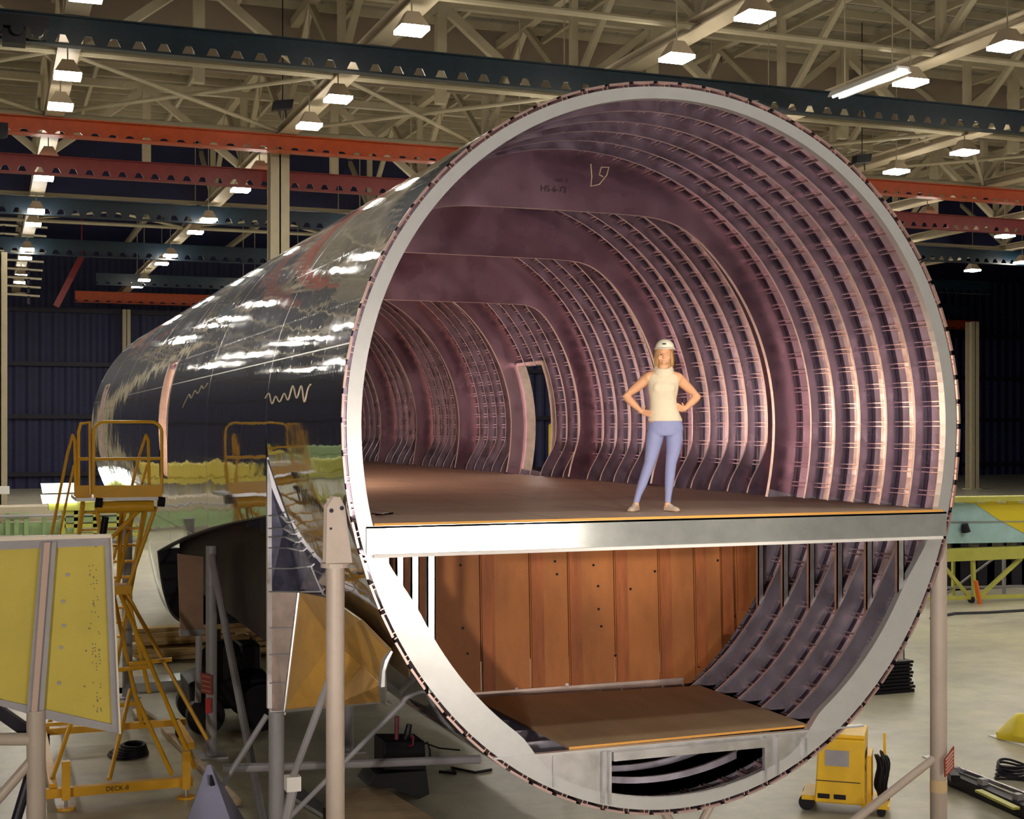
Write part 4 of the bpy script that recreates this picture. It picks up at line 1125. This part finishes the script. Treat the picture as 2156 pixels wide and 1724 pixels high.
# ------------------------------------------------------------------ welding set, right
c0 = onZ(1770, 1716, 0)
R = thing('welding_machine', 'yellow wheeled welding machine with coiled black cables', 'welding machine', (4.1, 3.3, 0))
R.rotation_euler = (0, 0, math.radians(-38))
L = dict(world=False)
m = MB()
W_, D_, H_ = .62, .80, .96
m.prism([(-W_/2, -D_/2, .14), (W_/2, -D_/2, .14), (W_/2 - .0, -D_/2, H_), (-W_/2 + .05, -D_/2, H_)], (0, D_, 0)); m.build('case', YEL_W, R, bevel=.02, **L)
m = MB(); m.box(-W_/2 + .04, W_/2, -D_/2 + .05, D_/2 - .05, H_, H_ + .05); m.build('lid', YEL_W, R, bevel=.015, **L)
m = MB(); m.tube([(0, -.05, H_ + .05), (0, -.05, H_ + .10), (0, .05, H_ + .10), (0, .05, H_ + .05)], .02, 8); m.build('lifting_eye', YEL_W, R, **L)
for x in (-.27, -.07):
    m = MB(); m.box(x, x + .15, -D_/2 - .006, -D_/2, .20, .26); m.build('vent', BLACK, R, **L)
m = MB(); m.box(-W_/2 + .02, W_/2 - .05, -D_/2 - .008, -D_/2, .42, .43); m.build('panel_seam', DARK, R, **L)
m = MB(); m.box(-.18, .12, -D_/2 - .01, -D_/2, .62, .82); m.build('control_panel', STEEL_GREY, R, **L)
m = MB(); m.box(W_/2 - .04, W_/2 + .30, -D_/2 + .05, D_/2 - .05, .10, .14); m.build('shelf', YEL_W, R, **L)
for y in (-.25, .2): m = MB(); m.bar((W_/2 + .05, y, .14), (W_/2 + .05, y, .72), .05, .05); m.build('rack_post', YEL_W, R, **L)
m = MB(); m.bar((W_/2 + .05, -.25, .72), (W_/2 + .05, .2, .72), .05, .05); m.bar((W_/2 + .22, .2, .6), (W_/2 + .22, .2, .95), .035, .035); m.build('rack_rail', YEL_W, R, **L)
m = MB()
for i, (y0, z, w1, w2) in enumerate(((-.20, .70, .05, .02), (-.16, .70, .016, .04), (-.02, .70, .05, .01))): m.box(W_/2, W_/2 + .006, y0, y0 + .07, z, z + .09)
for (y0, z) in ((-.28, .55), (-.28, .70)): m.box(W_/2, W_/2 + .006, y0, y0 + .06, z, z + .07)
m.build('stencilled_marks', BLACK, R, **L)
for i in range(7):
    rr_ = .17 + .018 * (i % 4); cy, cz, cx_ = .02 + .05 * math.sin(i * 2.1), .44 + .03 * math.cos(i * 1.7), W_/2 + .13 + .022 * i
    m = MB(); m.tube([(cx_ + .02 * math.sin(3 * t_), cy + rr_ * .8 * math.cos(t_), cz + rr_ * 1.35 * math.sin(t_)) for t_ in [2 * math.pi * k / 22 for k in range(22)]], .014, 8, closed=True); m.build('cable', BLACK, R, smooth=True, **L)
for x, y in ((-.42, -.25), (-.42, .25)): m = MB(); m.tube([(x, y - .04, .10), (x, y + .04, .10)], .10, 18); m.build('wheel', BLACK, R, **L)
m = MB(); m.box(-.48, -W_/2, -.3, .3, .14, .20); m.build('axle_shelf', YEL_W, R, **L)
for y in (-.3, .3): m = MB(); m.tube([(W_/2 + .2, y - .03, .055), (W_/2 + .2, y + .03, .055)], .055, 14); m.build('caster', BLACK, R, **L)

# black stack, far floor things on the right
c = onZ(1910, 1455, 0); R = thing('tray_stack', 'stack of flat black trays on the floor behind the right rim', 'tray stack', (c.x - .25, c.y + .3, 0)); 
for i in range(9):
    m = MB(); m.box(-.55 + .02 * (i % 2) - (.0 if i > 1 else .06), .28 + .02 * (i % 3) + (.06 if i < 2 else 0), -.4, .4, .012 + i * .066, .058 + i * .066); m.build('tray', BLACK, R, world=False)
    if i < 8:
        m = MB()
        for x in (-.45, .2): m.box(x, x + .06, -.36, .36, .058 + i * .066, .078 + i * .066)
        m.build('spacer', BLACK, R, world=False)
m = MB(); m.box(-.6, .33, -.42, .42, 0, .012); m.build('skid', BLACK, R, world=False)

R = thing('tow_bar', 'long dark tow bar lying on the floor at lower right', 'tow bar', onZ(2060, 1660, 0))
A, B = onZ(1992, 1630, .10), onZ(2200, 1722, .10)
m = MB(); m.bar(A, B, .20, .16); m.build('beam', DARK, R)
m = MB(); m.bar(onZ(2012, 1616, .22), onZ(2210, 1692, .22), .03, .05); m.build('rail', ALU, R)
m = MB(); m.bar(onZ(2000, 1624, .2), onZ(2012, 1640, .2), .12, .10); m.build('coupling', BLACK, R)
m = MB(); m.bar(onZ(2060, 1664, .20), onZ(2140, 1702, .20), .10, .03); m.build('label_strip', YG, R)
for f in (.1, .4, .75): q = A.lerp(B, f); m = MB(); m.box(q.x - .05, q.x + .05, q.y - .05, q.y + .05, 0, .26); m.build('clamp', STEEL_GREY, R)

c = onZ(2145, 1560, 0)
m = MB(); m.prism([onZ(2080, 1549, .0), onZ(2130, 1546, 0), onZ(2200, 1560, 0), onZ(2200, 1584, 0)], (0, 0, .012)); tag(m.build('paper_sheet', WHITE), 'white sheet lying flat on the floor at the right edge', 'sheet')
m = MB(); rr = []
c = onZ(2150, 1556, 0); random.seed(5)
for z, r_ in ((.014, .34), (.10, .36), (.2, .26), (.30, .18), (.38, .10), (.41, .03)):
    rr.append([(c.x + r_ * math.cos(t) * (1 + .18 * math.sin(3 * t + z * 9)), c.y + r_ * math.sin(t) * (1 + .15 * math.cos(4 * t)), z) for t in [2 * math.pi * k / 22 for k in range(22)]])
m.rings(rr); tag(m.build('folded_tarp', YBR, smooth=True), 'crumpled bright yellow tarp heaped on the white sheet', 'tarp')
c = onZ(2135, 1640, 0); R = thing('cable_bundle', 'dark coiled cable bundle on the floor at the right edge', 'cable', c)
for i in range(6): m = MB(); m.tube([((.28 - i * .02) * math.cos(t), (.2 + i * .01) * math.sin(t), .03 + i * .035 + .02 * math.sin(2 * t + i)) for t in [2 * math.pi * k / 20 for k in range(20)]], .018, 6, closed=True); m.build('loop', DARK, R, world=False, smooth=True)
c = onZ(1953, 1595, 0); m = MB(); m.box(c.x - .06, c.x + .06, c.y - .05, c.y + .05, 0, .02); tag(m.build('paper_scrap', WHITE), 'small white scrap on the floor right of the tall grey stand', 'scrap')

# wing piece on the yellow green trestle
TY = 20.0
R = thing('wing_panel', 'aqua and bright yellow aircraft wing piece lying on the yellow green trestle', 'wing part', onY(2080, 1140, TY))
b = lambda x, y, Y=TY: onY(x, y, Y)
m = MB(); m.prism([b(1940, 1056), b(2250, 1052), b(2250, 1140), b(1940, 1145)], (0, 1.2, 0)); m.build('body', TEAL, R)
m = MB(); m.prism([b(2048, 1056, TY - .02), b(2250, 1052, TY - .02), b(2250, 1135, TY - .02), b(2156, 1122, TY - .02), b(2100, 1092, TY - .02)], (0, .02, 0)); m.build('yellow_skin', YBR, R)
m = MB(); m.bar(b(1940, 1099, TY - .03), b(2250, 1097, TY - .03), .02, .03); m.build('joint', STEEL_GREY, R)
m = MB(); m.bar(b(1940, 1052, TY), b(2250, 1047, TY), .5, .14); m.build('top_edge', YG, R)
for i in range(8): m = MB(); x = 2012 + i * 22; m.prism([b(x, 1054, TY - .04), b(x + 18, 1054, TY - .04), b(x + 18, 1059, TY - .04), b(x, 1059, TY - .04)], (0, .02, 0)); m.build('tab', WHITE if i % 2 == 0 else YBR, R)
m = MB(); m.tube([b(2031, 1103, TY - .1), b(2034, 1120, TY - .1)], [.09, .13], 10); m.build('hanging_bag', DARK, R)
R = thing('trestle', 'yellow green steel trestle carrying the aqua wing piece', 'trestle', (b(2080, 1262).x, TY, 0))
def tb(p, q, w=.12, y=TY, nm='member', mt=YG): m = MB(); m.bar(onY(*p, y), onY(*q, y), w); m.build(nm, mt, R)
tb((1950, 1170), (2250, 1158), .34, nm='top_beam'); tb((1950, 1260), (2250, 1252), .11, nm='bottom_rail')
tb((2048, 1168), (2051, 1262), .10); tb((1960, 1160), (2044, 1260), .09); tb((2150, 1175), (2060, 1258), .10); tb((2160, 1170), (2240, 1255), .10)
tb((1992, 1250), (2100, 1170), .05, TY + 1.2, mt=STEEL_GREY); tb((2007, 1180), (2007, 1255), .08, TY + 1.2); tb((2114, 1170), (2114, 1250), .08, TY + 1.2, mt=STEEL_GREY)
tb((1960, 1238), (2250, 1232), .07, TY + 1.2, mt=STEEL_GREY)
for px in (2000, 2060, 2110, 2140): m = MB(); q = onY(px, 1150, TY); m.box(q.x - .1, q.x + .1, TY + .1, TY + .3, 1.45, 1.72); m.build('block', mat('dark_block', (.12, .10, .08), .6), R)
for px in (2045, 2180): q = onY(px, 1265, TY); m = MB(); m.tube([(q.x - .05, TY, .10), (q.x + .05, TY, .10)], .10, 12); m.build('wheel', BLACK, R)
m = MB(); m.bar(onY(2054, 1222, TY - .3), onY(2064, 1276, TY - .3), .14, .05); tag(m.build('orange_board', mat('orange_board', (.75, .16, .02), .5)), 'narrow orange board leaning on the yellow green trestle', 'board')
R = thing('dark_machinery', 'row of dark machines behind the yellow green trestle', 'machinery', (22.5, 23, 0))
for i in range(6): m = MB(); q = onY(1980 + i * 36, 1240, 23); m.box(q.x - .5, q.x + .42, 22.6, 24, 0.0, 1.45 + .2 * (i % 3)); m.build('cabinet', DARK, R)
m = MB(); m.tube([onZ(1960, 1302, .02), onZ(2010, 1292, .02), onZ(2080, 1290, .02), onZ(2200, 1283, .02)], .05, 6); tag(m.build('floor_hose', DARK), 'dark hose lying along the floor before the trestle', 'hose')

# ------------------------------------------------------------------ under and behind the fuselage, left
R = thing('lumber_stack', 'stack of loose yellowish planks beyond the wing cut-out', 'lumber', onZ(400, 1440, .5))
random.seed(11)
for i in range(7):
    for j in range(2):
        y = 18.0 + random.random() * .7; z = .08 + i * .10; x0 = onY(262, 1400, 18).x + random.random() * .5 + j * 2.2
        m = MB(); m.bar((x0, y, z), (x0 + 2.0 + random.random() * .6, y + random.uniform(-.3, .3), z + random.uniform(-.03, .03)), .9 - .08 * i, .08); m.build('plank', LUM, R)
R = thing('sheet_metal_roll', 'long bluish sheet metal piece low beyond the black machine', 'sheet metal', (-4, 14.5, 0))
m = MB(); m.prism([onY(270, 1440, 14.5), onY(560, 1418, 14.5), onY(560, 1462, 14.5), onY(270, 1470, 14.5)], (0, .8, 0)); m.build('sheet', mat('bright_sheet', (.62, .64, .72), .2, .8), R)
m = MB(); m.box(-5.5, -2.2, 14.6, 15.2, 0, onY(400, 1468, 14.6).z); m.build('bench', DARK, R)
R = thing('tractor', 'black wheeled tug parked under the wing cut-out', 'vehicle', (-3.0, 9.9, 0))
m = MB(); m.rings([[(-3.55 + .0, 9.5, .35), (-2.3, 9.5, .35), (-2.3, 10.6, .35), (-3.55, 10.6, .35)], [(-3.6, 9.5, .8), (-2.3, 9.5, .8), (-2.3, 10.6, .8), (-3.6, 10.6, .8)], [(-3.3, 9.6, .92), (-2.35, 9.6, .92), (-2.35, 10.5, .92), (-3.3, 10.5, .92)]]); m.build('hull', BLACK, R, bevel=.03)
for x, y, r_ in ((-3.35, 9.4, .30), (-2.45, 9.4, .38), (-3.35, 10.6, .30), (-2.45, 10.6, .38)): m = MB(); m.tube([(x, y - .12, r_), (x, y + .12, r_)], r_, 24); w_ = m.build('wheel', BLACK, R, smooth=True)
m = MB(); m.tube([(-3.15, 9.55, 1.10), (-2.95, 9.9, 1.12)], .32, 24); m.build('engine_drum', BLACK, R)
m = MB(); m.tube([(-3.1, 9.7, .9), (-3.1, 9.7, 1.62)], .05, 10); m.build('exhaust', BLACK, R)
m = MB(); m.box(-2.75, -2.4, 9.7, 10.3, .9, 1.35); m.build('seat', BLACK, R, bevel=.05)
R.location = (-2.62, 11.1, 0)
R = thing('cable_clump', 'clump of dark hoses on the floor left of the black tug', 'hose', onZ(270, 1590, 0))
for i in range(5): m = MB(); m.tube([((.28 - i * .03) * math.cos(t) + .02 * i, (.34 - .03 * i) * math.sin(t), .03 + i * .03) for t in [2 * math.pi * k / 20 for k in range(20)]], .025, 6, closed=True); m.build('loop', DARK, R, world=False, smooth=True)
m = MB(); m.prism([onY(285, 1505, 11.6), onY(305, 1500, 11.6), onY(335, 1520, 11.6), onY(335, 1560, 11.6), onY(290, 1548, 11.6)], (0, .5, -0.0)); tag(m.build('cream_crate', mat('cream_board', (.66, .56, .42), .6)), 'cream board crate left of the black tug', 'crate')
m = MB(); m.bar(onZ(345, 1535, .05), onZ(500, 1690, .05), .10, .08); tag(m.build('timber', PLY_P), 'long timber lying on the floor beside the black tug', 'timber')
R = thing('guide_cone', 'bluish grey sheet metal cone standing at the bottom edge', 'metal cone', onZ(450, 1735, 0))
ap = onY(440, 1610, 4.2); cx, cy = ap.x + .03, 4.2
m = MB(); m.prism([(ap.x - .42, 4.1, 0.0), (ap.x - .4, 4.1, 0), (ap.x + .36, 4.1, 0), (ap.x + .02, 4.2, ap.z), (ap.x - .02, 4.2, ap.z)], (0, .03, 0))
m.prism([(ap.x + .36, 4.1, 0), (ap.x + .62, 4.7, 0), (ap.x + .02, 4.22, ap.z)], (-.01, .02, 0)); m.prism([(ap.x - .42, 4.1, 0), (ap.x - .1, 4.8, 0), (ap.x, 4.22, ap.z)], (.01, .02, 0))
m.build('shell', mat('bluish_sheet', (.24, .25, .40), .4, .3, .1, 2), R)
m = MB(); m.tube([(ap.x + .01, 4.12, ap.z - .10), (ap.x + .03, 4.12, ap.z - .22)], [.012, .03], 8); m.build('slot', BLACK, R)

# black weights hung in the open under the belly
R = thing('hoist_block', 'black hoist box with red hook under the fuselage belly', 'hoist', onZ(840, 1675, 0))
b = lambda x, y, Y=5.6: onY(x, y, Y)
m = MB(); m.prism([b(808, 1560), b(895, 1560), b(898, 1622), b(808, 1622)], (0, .5, 0)); m.build('case', BLACK, R, bevel=.02)
m = MB(); m.prism([b(793, 1630), b(898, 1622), b(904, 1672), b(882, 1682), b(830, 1660), b(776, 1656)], (0, .6, 0)); m.build('canvas_skirt', BLACK, R)
m = MB(); m.tube([b(836, 1508), b(835, 1556)], .03, 8); m.build('rod', mat('dark_red_paint', (.16, .01, .03), .4), R)
m = MB(); m.tube([b(862, 1525), b(858, 1545), b(852, 1556)], [.04, .05, .03], 8); m.build('shackle', BLACK, R)
m = MB(); m.tube([b(861, 1545), b(870, 1553), b(869, 1568), b(860, 1570)], .02, 8); m.build('hook', mat('dark_red_paint', (.16, .01, .03), .4), R)
m = MB(); m.tube([b(893, 1566), b(900, 1563), b(905, 1580), b(906, 1605)], .014, 6); m.tube([b(900, 1566), b(925, 1575), b(968, 1579)], .012, 6); m.build('cable', BLACK, R)
m = MB(); m.tube([onZ(925, 1624, .02), onZ(960, 1628, .02), onZ(950, 1616, .02), onZ(1000, 1626, .02), onZ(1035, 1620, .02)], .02, 6); tag(m.build('floor_cable', BLACK), 'tangled black cable on the floor right of the hoist box', 'cable')
m = MB(); m.prism([onZ(690, 1658, .10), onZ(812, 1664, .10), onZ(945, 1745, .10), onZ(690, 1740, .10)], (0, 0, .02)); tag(m.build('plywood_sheet', PLY_P), 'pale plywood sheet lying low behind the beige stand', 'plywood sheet')
m = MB(); m.box(*sorted((onZ(720, 1720, 0).x, onZ(860, 1720, 0).x)), onZ(760, 1700, 0).y, onZ(760, 1675, 0).y, 0, .10); tag(m.build('pallet', mat('reddish_board', (.30, .14, .10), .6)), 'reddish boards carrying the pale plywood sheet', 'pallet')
m = MB(); m.prism([onZ(610, 1680, .02), onZ(640, 1668, .02), onZ(680, 1700, .02), onZ(680, 1722, .02)], (0, 0, .05)); tag(m.build('metal_tray', mat('bright_sheet', (.62, .64, .72), .2, .8)), 'shiny metal tray on the floor left of the beige stand', 'tray')

# plywood in the cargo space, scrap on the deck
m = MB(); m.prism([(-1.12, .04, 1.874), (1.55, .10, 1.874), (1.55, 2.40, 1.874), (-1.18, 2.62, 1.874)], (0, 0, .02)); s = m.build('cargo_board', SHEET); tag(s, 'large brown board lying in the lower bay on the keel webs', 'board')
m = MB(); m.prism([(-1.12, .036, 1.873), (1.55, .096, 1.873), (1.55, .10, 1.873), (-1.12, .04, 1.873)], (0, 0, .022)); e = m.build('edge', EDGE_O, s)
c = onZ(805, 1086, DECK)
R = thing('twig_scrap', 'small dark tangle with crossed pale strips on the deck, left corner', 'scrap', c)
random.seed(2)
for i in range(9): t = random.random() * 6.28; m = MB(); m.tube([(.0, 0, .012), (.10 * math.cos(t), .16 * math.sin(t), .012 + .02 * random.random())], .006, 5); m.build('strand', BLACK, R, world=False)
for t in (.3, 1.9): m = MB(); m.bar((-.07 * math.cos(t), -.07 * math.sin(t), .03), (.07 * math.cos(t), .07 * math.sin(t), .03), .012, .004); m.build('strip', WHITE, R, world=False)

# ------------------------------------------------------------------ far left work area
b = lambda x, y, Y=50.0: onY(x, y, Y)
R = thing('work_bench', 'pale green bench and jig posts at the far left', 'work bench', (-8, 50, 0))
m = MB(); m.box(-30, 2.0, 50, 52, 1.0, 1.6); m.build('bench_top', mat('bench_tan', (.45, .38, .28), .6), R)
m = MB(); m.box(-30, 2.0, 49.8, 50, .2, .95); m.build('apron', GREEN, R)
for px in (16, 34, 55, 93, 128, 145): m = MB(); q = b(px, 1100); m.box(q.x - .09, q.x + .09, 49.6, 49.8, .1, b(px, 1078 if px != 93 else 1088).z); m.build('post', GREEN, R)
m = MB(); m.tube([(-25, 49.5, 1.25), (0, 49.5, 1.25)], .06, 6); m.build('rail', STEEL_GREY, R)
R = thing('lit_jig', 'yellow green jig with bright tube lights behind the stair platform', 'jig', (b(120, 1100, 46).x, 46, 0))
for (y0, y1) in ((1018, 1038), (1042, 1060)): m = MB(); m.prism([b(86, y0, 46), b(162, y0 - 1, 46), b(162, y1 - 2, 46), b(90, y1, 46)], (0, .15, 0)); m.build('light_panel', FLUO, R)
m = MB(); m.prism([b(102, 1060, 46.1), b(250, 1055, 46.1), b(250, 1074, 46.1), b(104, 1075, 46.1)], (0, 1, 0)); m.build('shelf', YG, R)
for px in (134, 160, 200, 250): q = b(px, 1100, 46.2); m = MB(); m.box(q.x - .08, q.x + .08, 46.2, 46.4, 0, b(px, 1060, 46.2).z); m.build('post', YG, R)
for y in (1082, 1096, 1110, 1130): m = MB(); m.box(b(136, y, 46.2).x, b(300, y, 46.2).x, 46.2, 47.2, b(200, y, 46.2).z, b(200, y, 46.2).z + .15); m.build('beam', GREEN if y == 1096 else YG, R)
# jigs along the left side of the hangar, mirrored in the polished skin
for i, (x, y, mt, l_) in enumerate(((-14, 34, YG, 'low yellow green jig left of the panel frame, nearer'), (-19, 58, GREEN, 'low green jig beyond the left edge, farther back'), (-11, 66, OLIVE, 'low olive jig before the navy wall'), (-22, 24, WHITE, 'pale low bench far out to the left'))):
    R = thing('assembly_jig', l_, 'jig', (x, y, 0))
    m = MB(); m.box(x - 4.5, x + 4.5, y - 1, y + 1, 1.6, 1.9); m.build('top_beam', mt, R)
    m = MB(); m.box(x - 4.5, x + 4.5, y - .9, y + .9, .1, .3); m.build('bottom_beam', mt, R)
    for k in range(6): m = MB(); m.box(x - 4.4 + k * 1.7, x - 4.2 + k * 1.7, y - .9, y + .9, 0, 1.6); m.build('post', mt, R)
    m = MB(); m.box(x - 3.8, x + 3.6, y - .7, y + .7, 1.9, 2.8); m.build('wing_part', mt, R, bevel=.1)

# ------------------------------------------------------------------ photographer's floodlights, standing behind the camera, and one added narrow spot
def floodlight(x, y, z, tgt, watt, lab, size=60, col=(1, .88, .76)):
    R = thing('studio_floodlight', lab, 'floodlight', (x, y, 0), None)
    for t in (.5, 2.6, 4.7): m = MB(); m.tube([(0, 0, .7), (.5 * math.cos(t), .5 * math.sin(t), .02)], .018, 6); m.build('leg', BLACK, R, world=False)
    m = MB(); m.tube([(0, 0, .6), (0, 0, z - .1)], .02, 8); m.build('pole', BLACK, R, world=False)
    d = (Vector(tgt) - Vector((x, y, z))).normalized(); p = Vector((0, 0, z))
    m = MB(); m.tube([p - d * .25, p, p + d * .02], [.08, .28, .28], 20, caps=False); m.build('reflector', WHITE, R, world=False)
    m = MB(); m.tube([p - d * .02, p - d * .015], .26, 20); m.build('lit_face', emit('flood_face', (1, .84, .66), 60), R, world=False)
    ld = bpy.data.lights.new('flood_beam', 'SPOT'); ld.energy = watt; ld.spot_size = math.radians(size); ld.spot_blend = .6; ld.shadow_soft_size = .25; ld.color = col
    lo = bpy.data.objects.new('flood_beam', ld); COL.objects.link(lo); lo.parent = R; lo.location = p + d * .08
    lo.rotation_euler = d.to_track_quat('-Z', 'Y').to_euler()
floodlight(1.3, -13.0, 2.9, (0, 2, 4.8), 600, 'floodlight on a tall stand behind and right of the camera', 58)
floodlight(3.2, -12.6, 2.9, (0, 0, 4.2), 550, 'second floodlight, farther right of the camera', 58)
floodlight(-8.6, -14.0, 4.2, (2.0, 4, 5.3), 4300, 'floodlight on a tall stand behind and left of the camera', 38, (1, .88, .80))
floodlight(-.4, -12.9, 3.6, (-1, 0, 4.0), 120, 'floodlight straight in front of the open fuselage', 60)

floodlight(-4.6, -14.2, 5.6, (.15, .75, 4.9), 4600, 'added narrow floodlight brightening the person, unseen behind the camera', 15, (1, .88, .74))  # spot added to brighten the person alone
floodlight(-12.0, -10.0, 3.4, (-4.6, 6, 2.6), 1900, 'floodlight far left of the camera, lighting the yellow panel', 46, (1, .90, .78))
# unseen deck lamps: front pair behind the left wall, rear pair added for brightness
for x, y, lab in ((-2.6, 8.4, 'work lamp on the deck behind the left wall, nearest the open end'), (-2.6, 10.6, 'work lamp on the deck behind the left wall, next to the left door'), (-2.55, 16.8, 'added unseen lamp on the deck brightening the fuselage depths'), (-2.4, 12.95, 'added unseen lamp inside the left door, brightening its frame')):
    R = thing('unseen_lamp', lab, 'lamp', (x, y, DECK))
    m = MB(); m.tube([(0, 0, 0), (0, 0, .02)], .12, 16); m.tube([(0, 0, .02), (0, 0, .5)], .012, 8); m.build('base', BLACK, R, world=False)
    m = MB(); m.sphere((0, 0, .56), .045, 12, 8); m.build('bulb', emit('warm_bulb', (1, .75, .5), 40), R, world=False)
    ld = bpy.data.lights.new('bulb_light', 'POINT'); ld.energy = 130 if y > 15 else (60 if y > 12 else 230); ld.color = (1, .72, .5); ld.shadow_soft_size = .06
    lo = bpy.data.objects.new('bulb_light', ld); COL.objects.link(lo); lo.parent = R; lo.location = (0, 0, .66)
# yellow guard rail seen through the right hand door
R = thing('guard_rail_stand', 'yellow guard rail outside the right hand door of the fuselage', 'guard rail', (4.2, 12.0, 0))
m = MB(); m.tube([(3.75, 12.4, 3.95), (3.75, 12.4, 4.95), (3.78, 12.2, 5.02), (3.78, 11.5, 5.02), (3.78, 11.3, 4.95), (3.78, 11.3, 3.95)], .035, 8); m.tube([(3.77, 11.3, 4.2), (3.77, 12.4, 4.2)], .03, 8); m.build('rail', YBR, R, smooth=True)
m = MB(); m.box(3.5, 4.8, 11.0, 12.8, 3.85, 3.95); m.build('deck_plate', ALU, R)
for x, y in ((3.6, 11.1), (4.7, 11.1), (3.6, 12.7), (4.7, 12.7)): m = MB(); m.tube([(x, y, 0), (x, y, 3.86)], .04, 8); m.build('leg', YEL, R)
for o in bpy.data.objects:
    if '_o' in o: del o['_o']
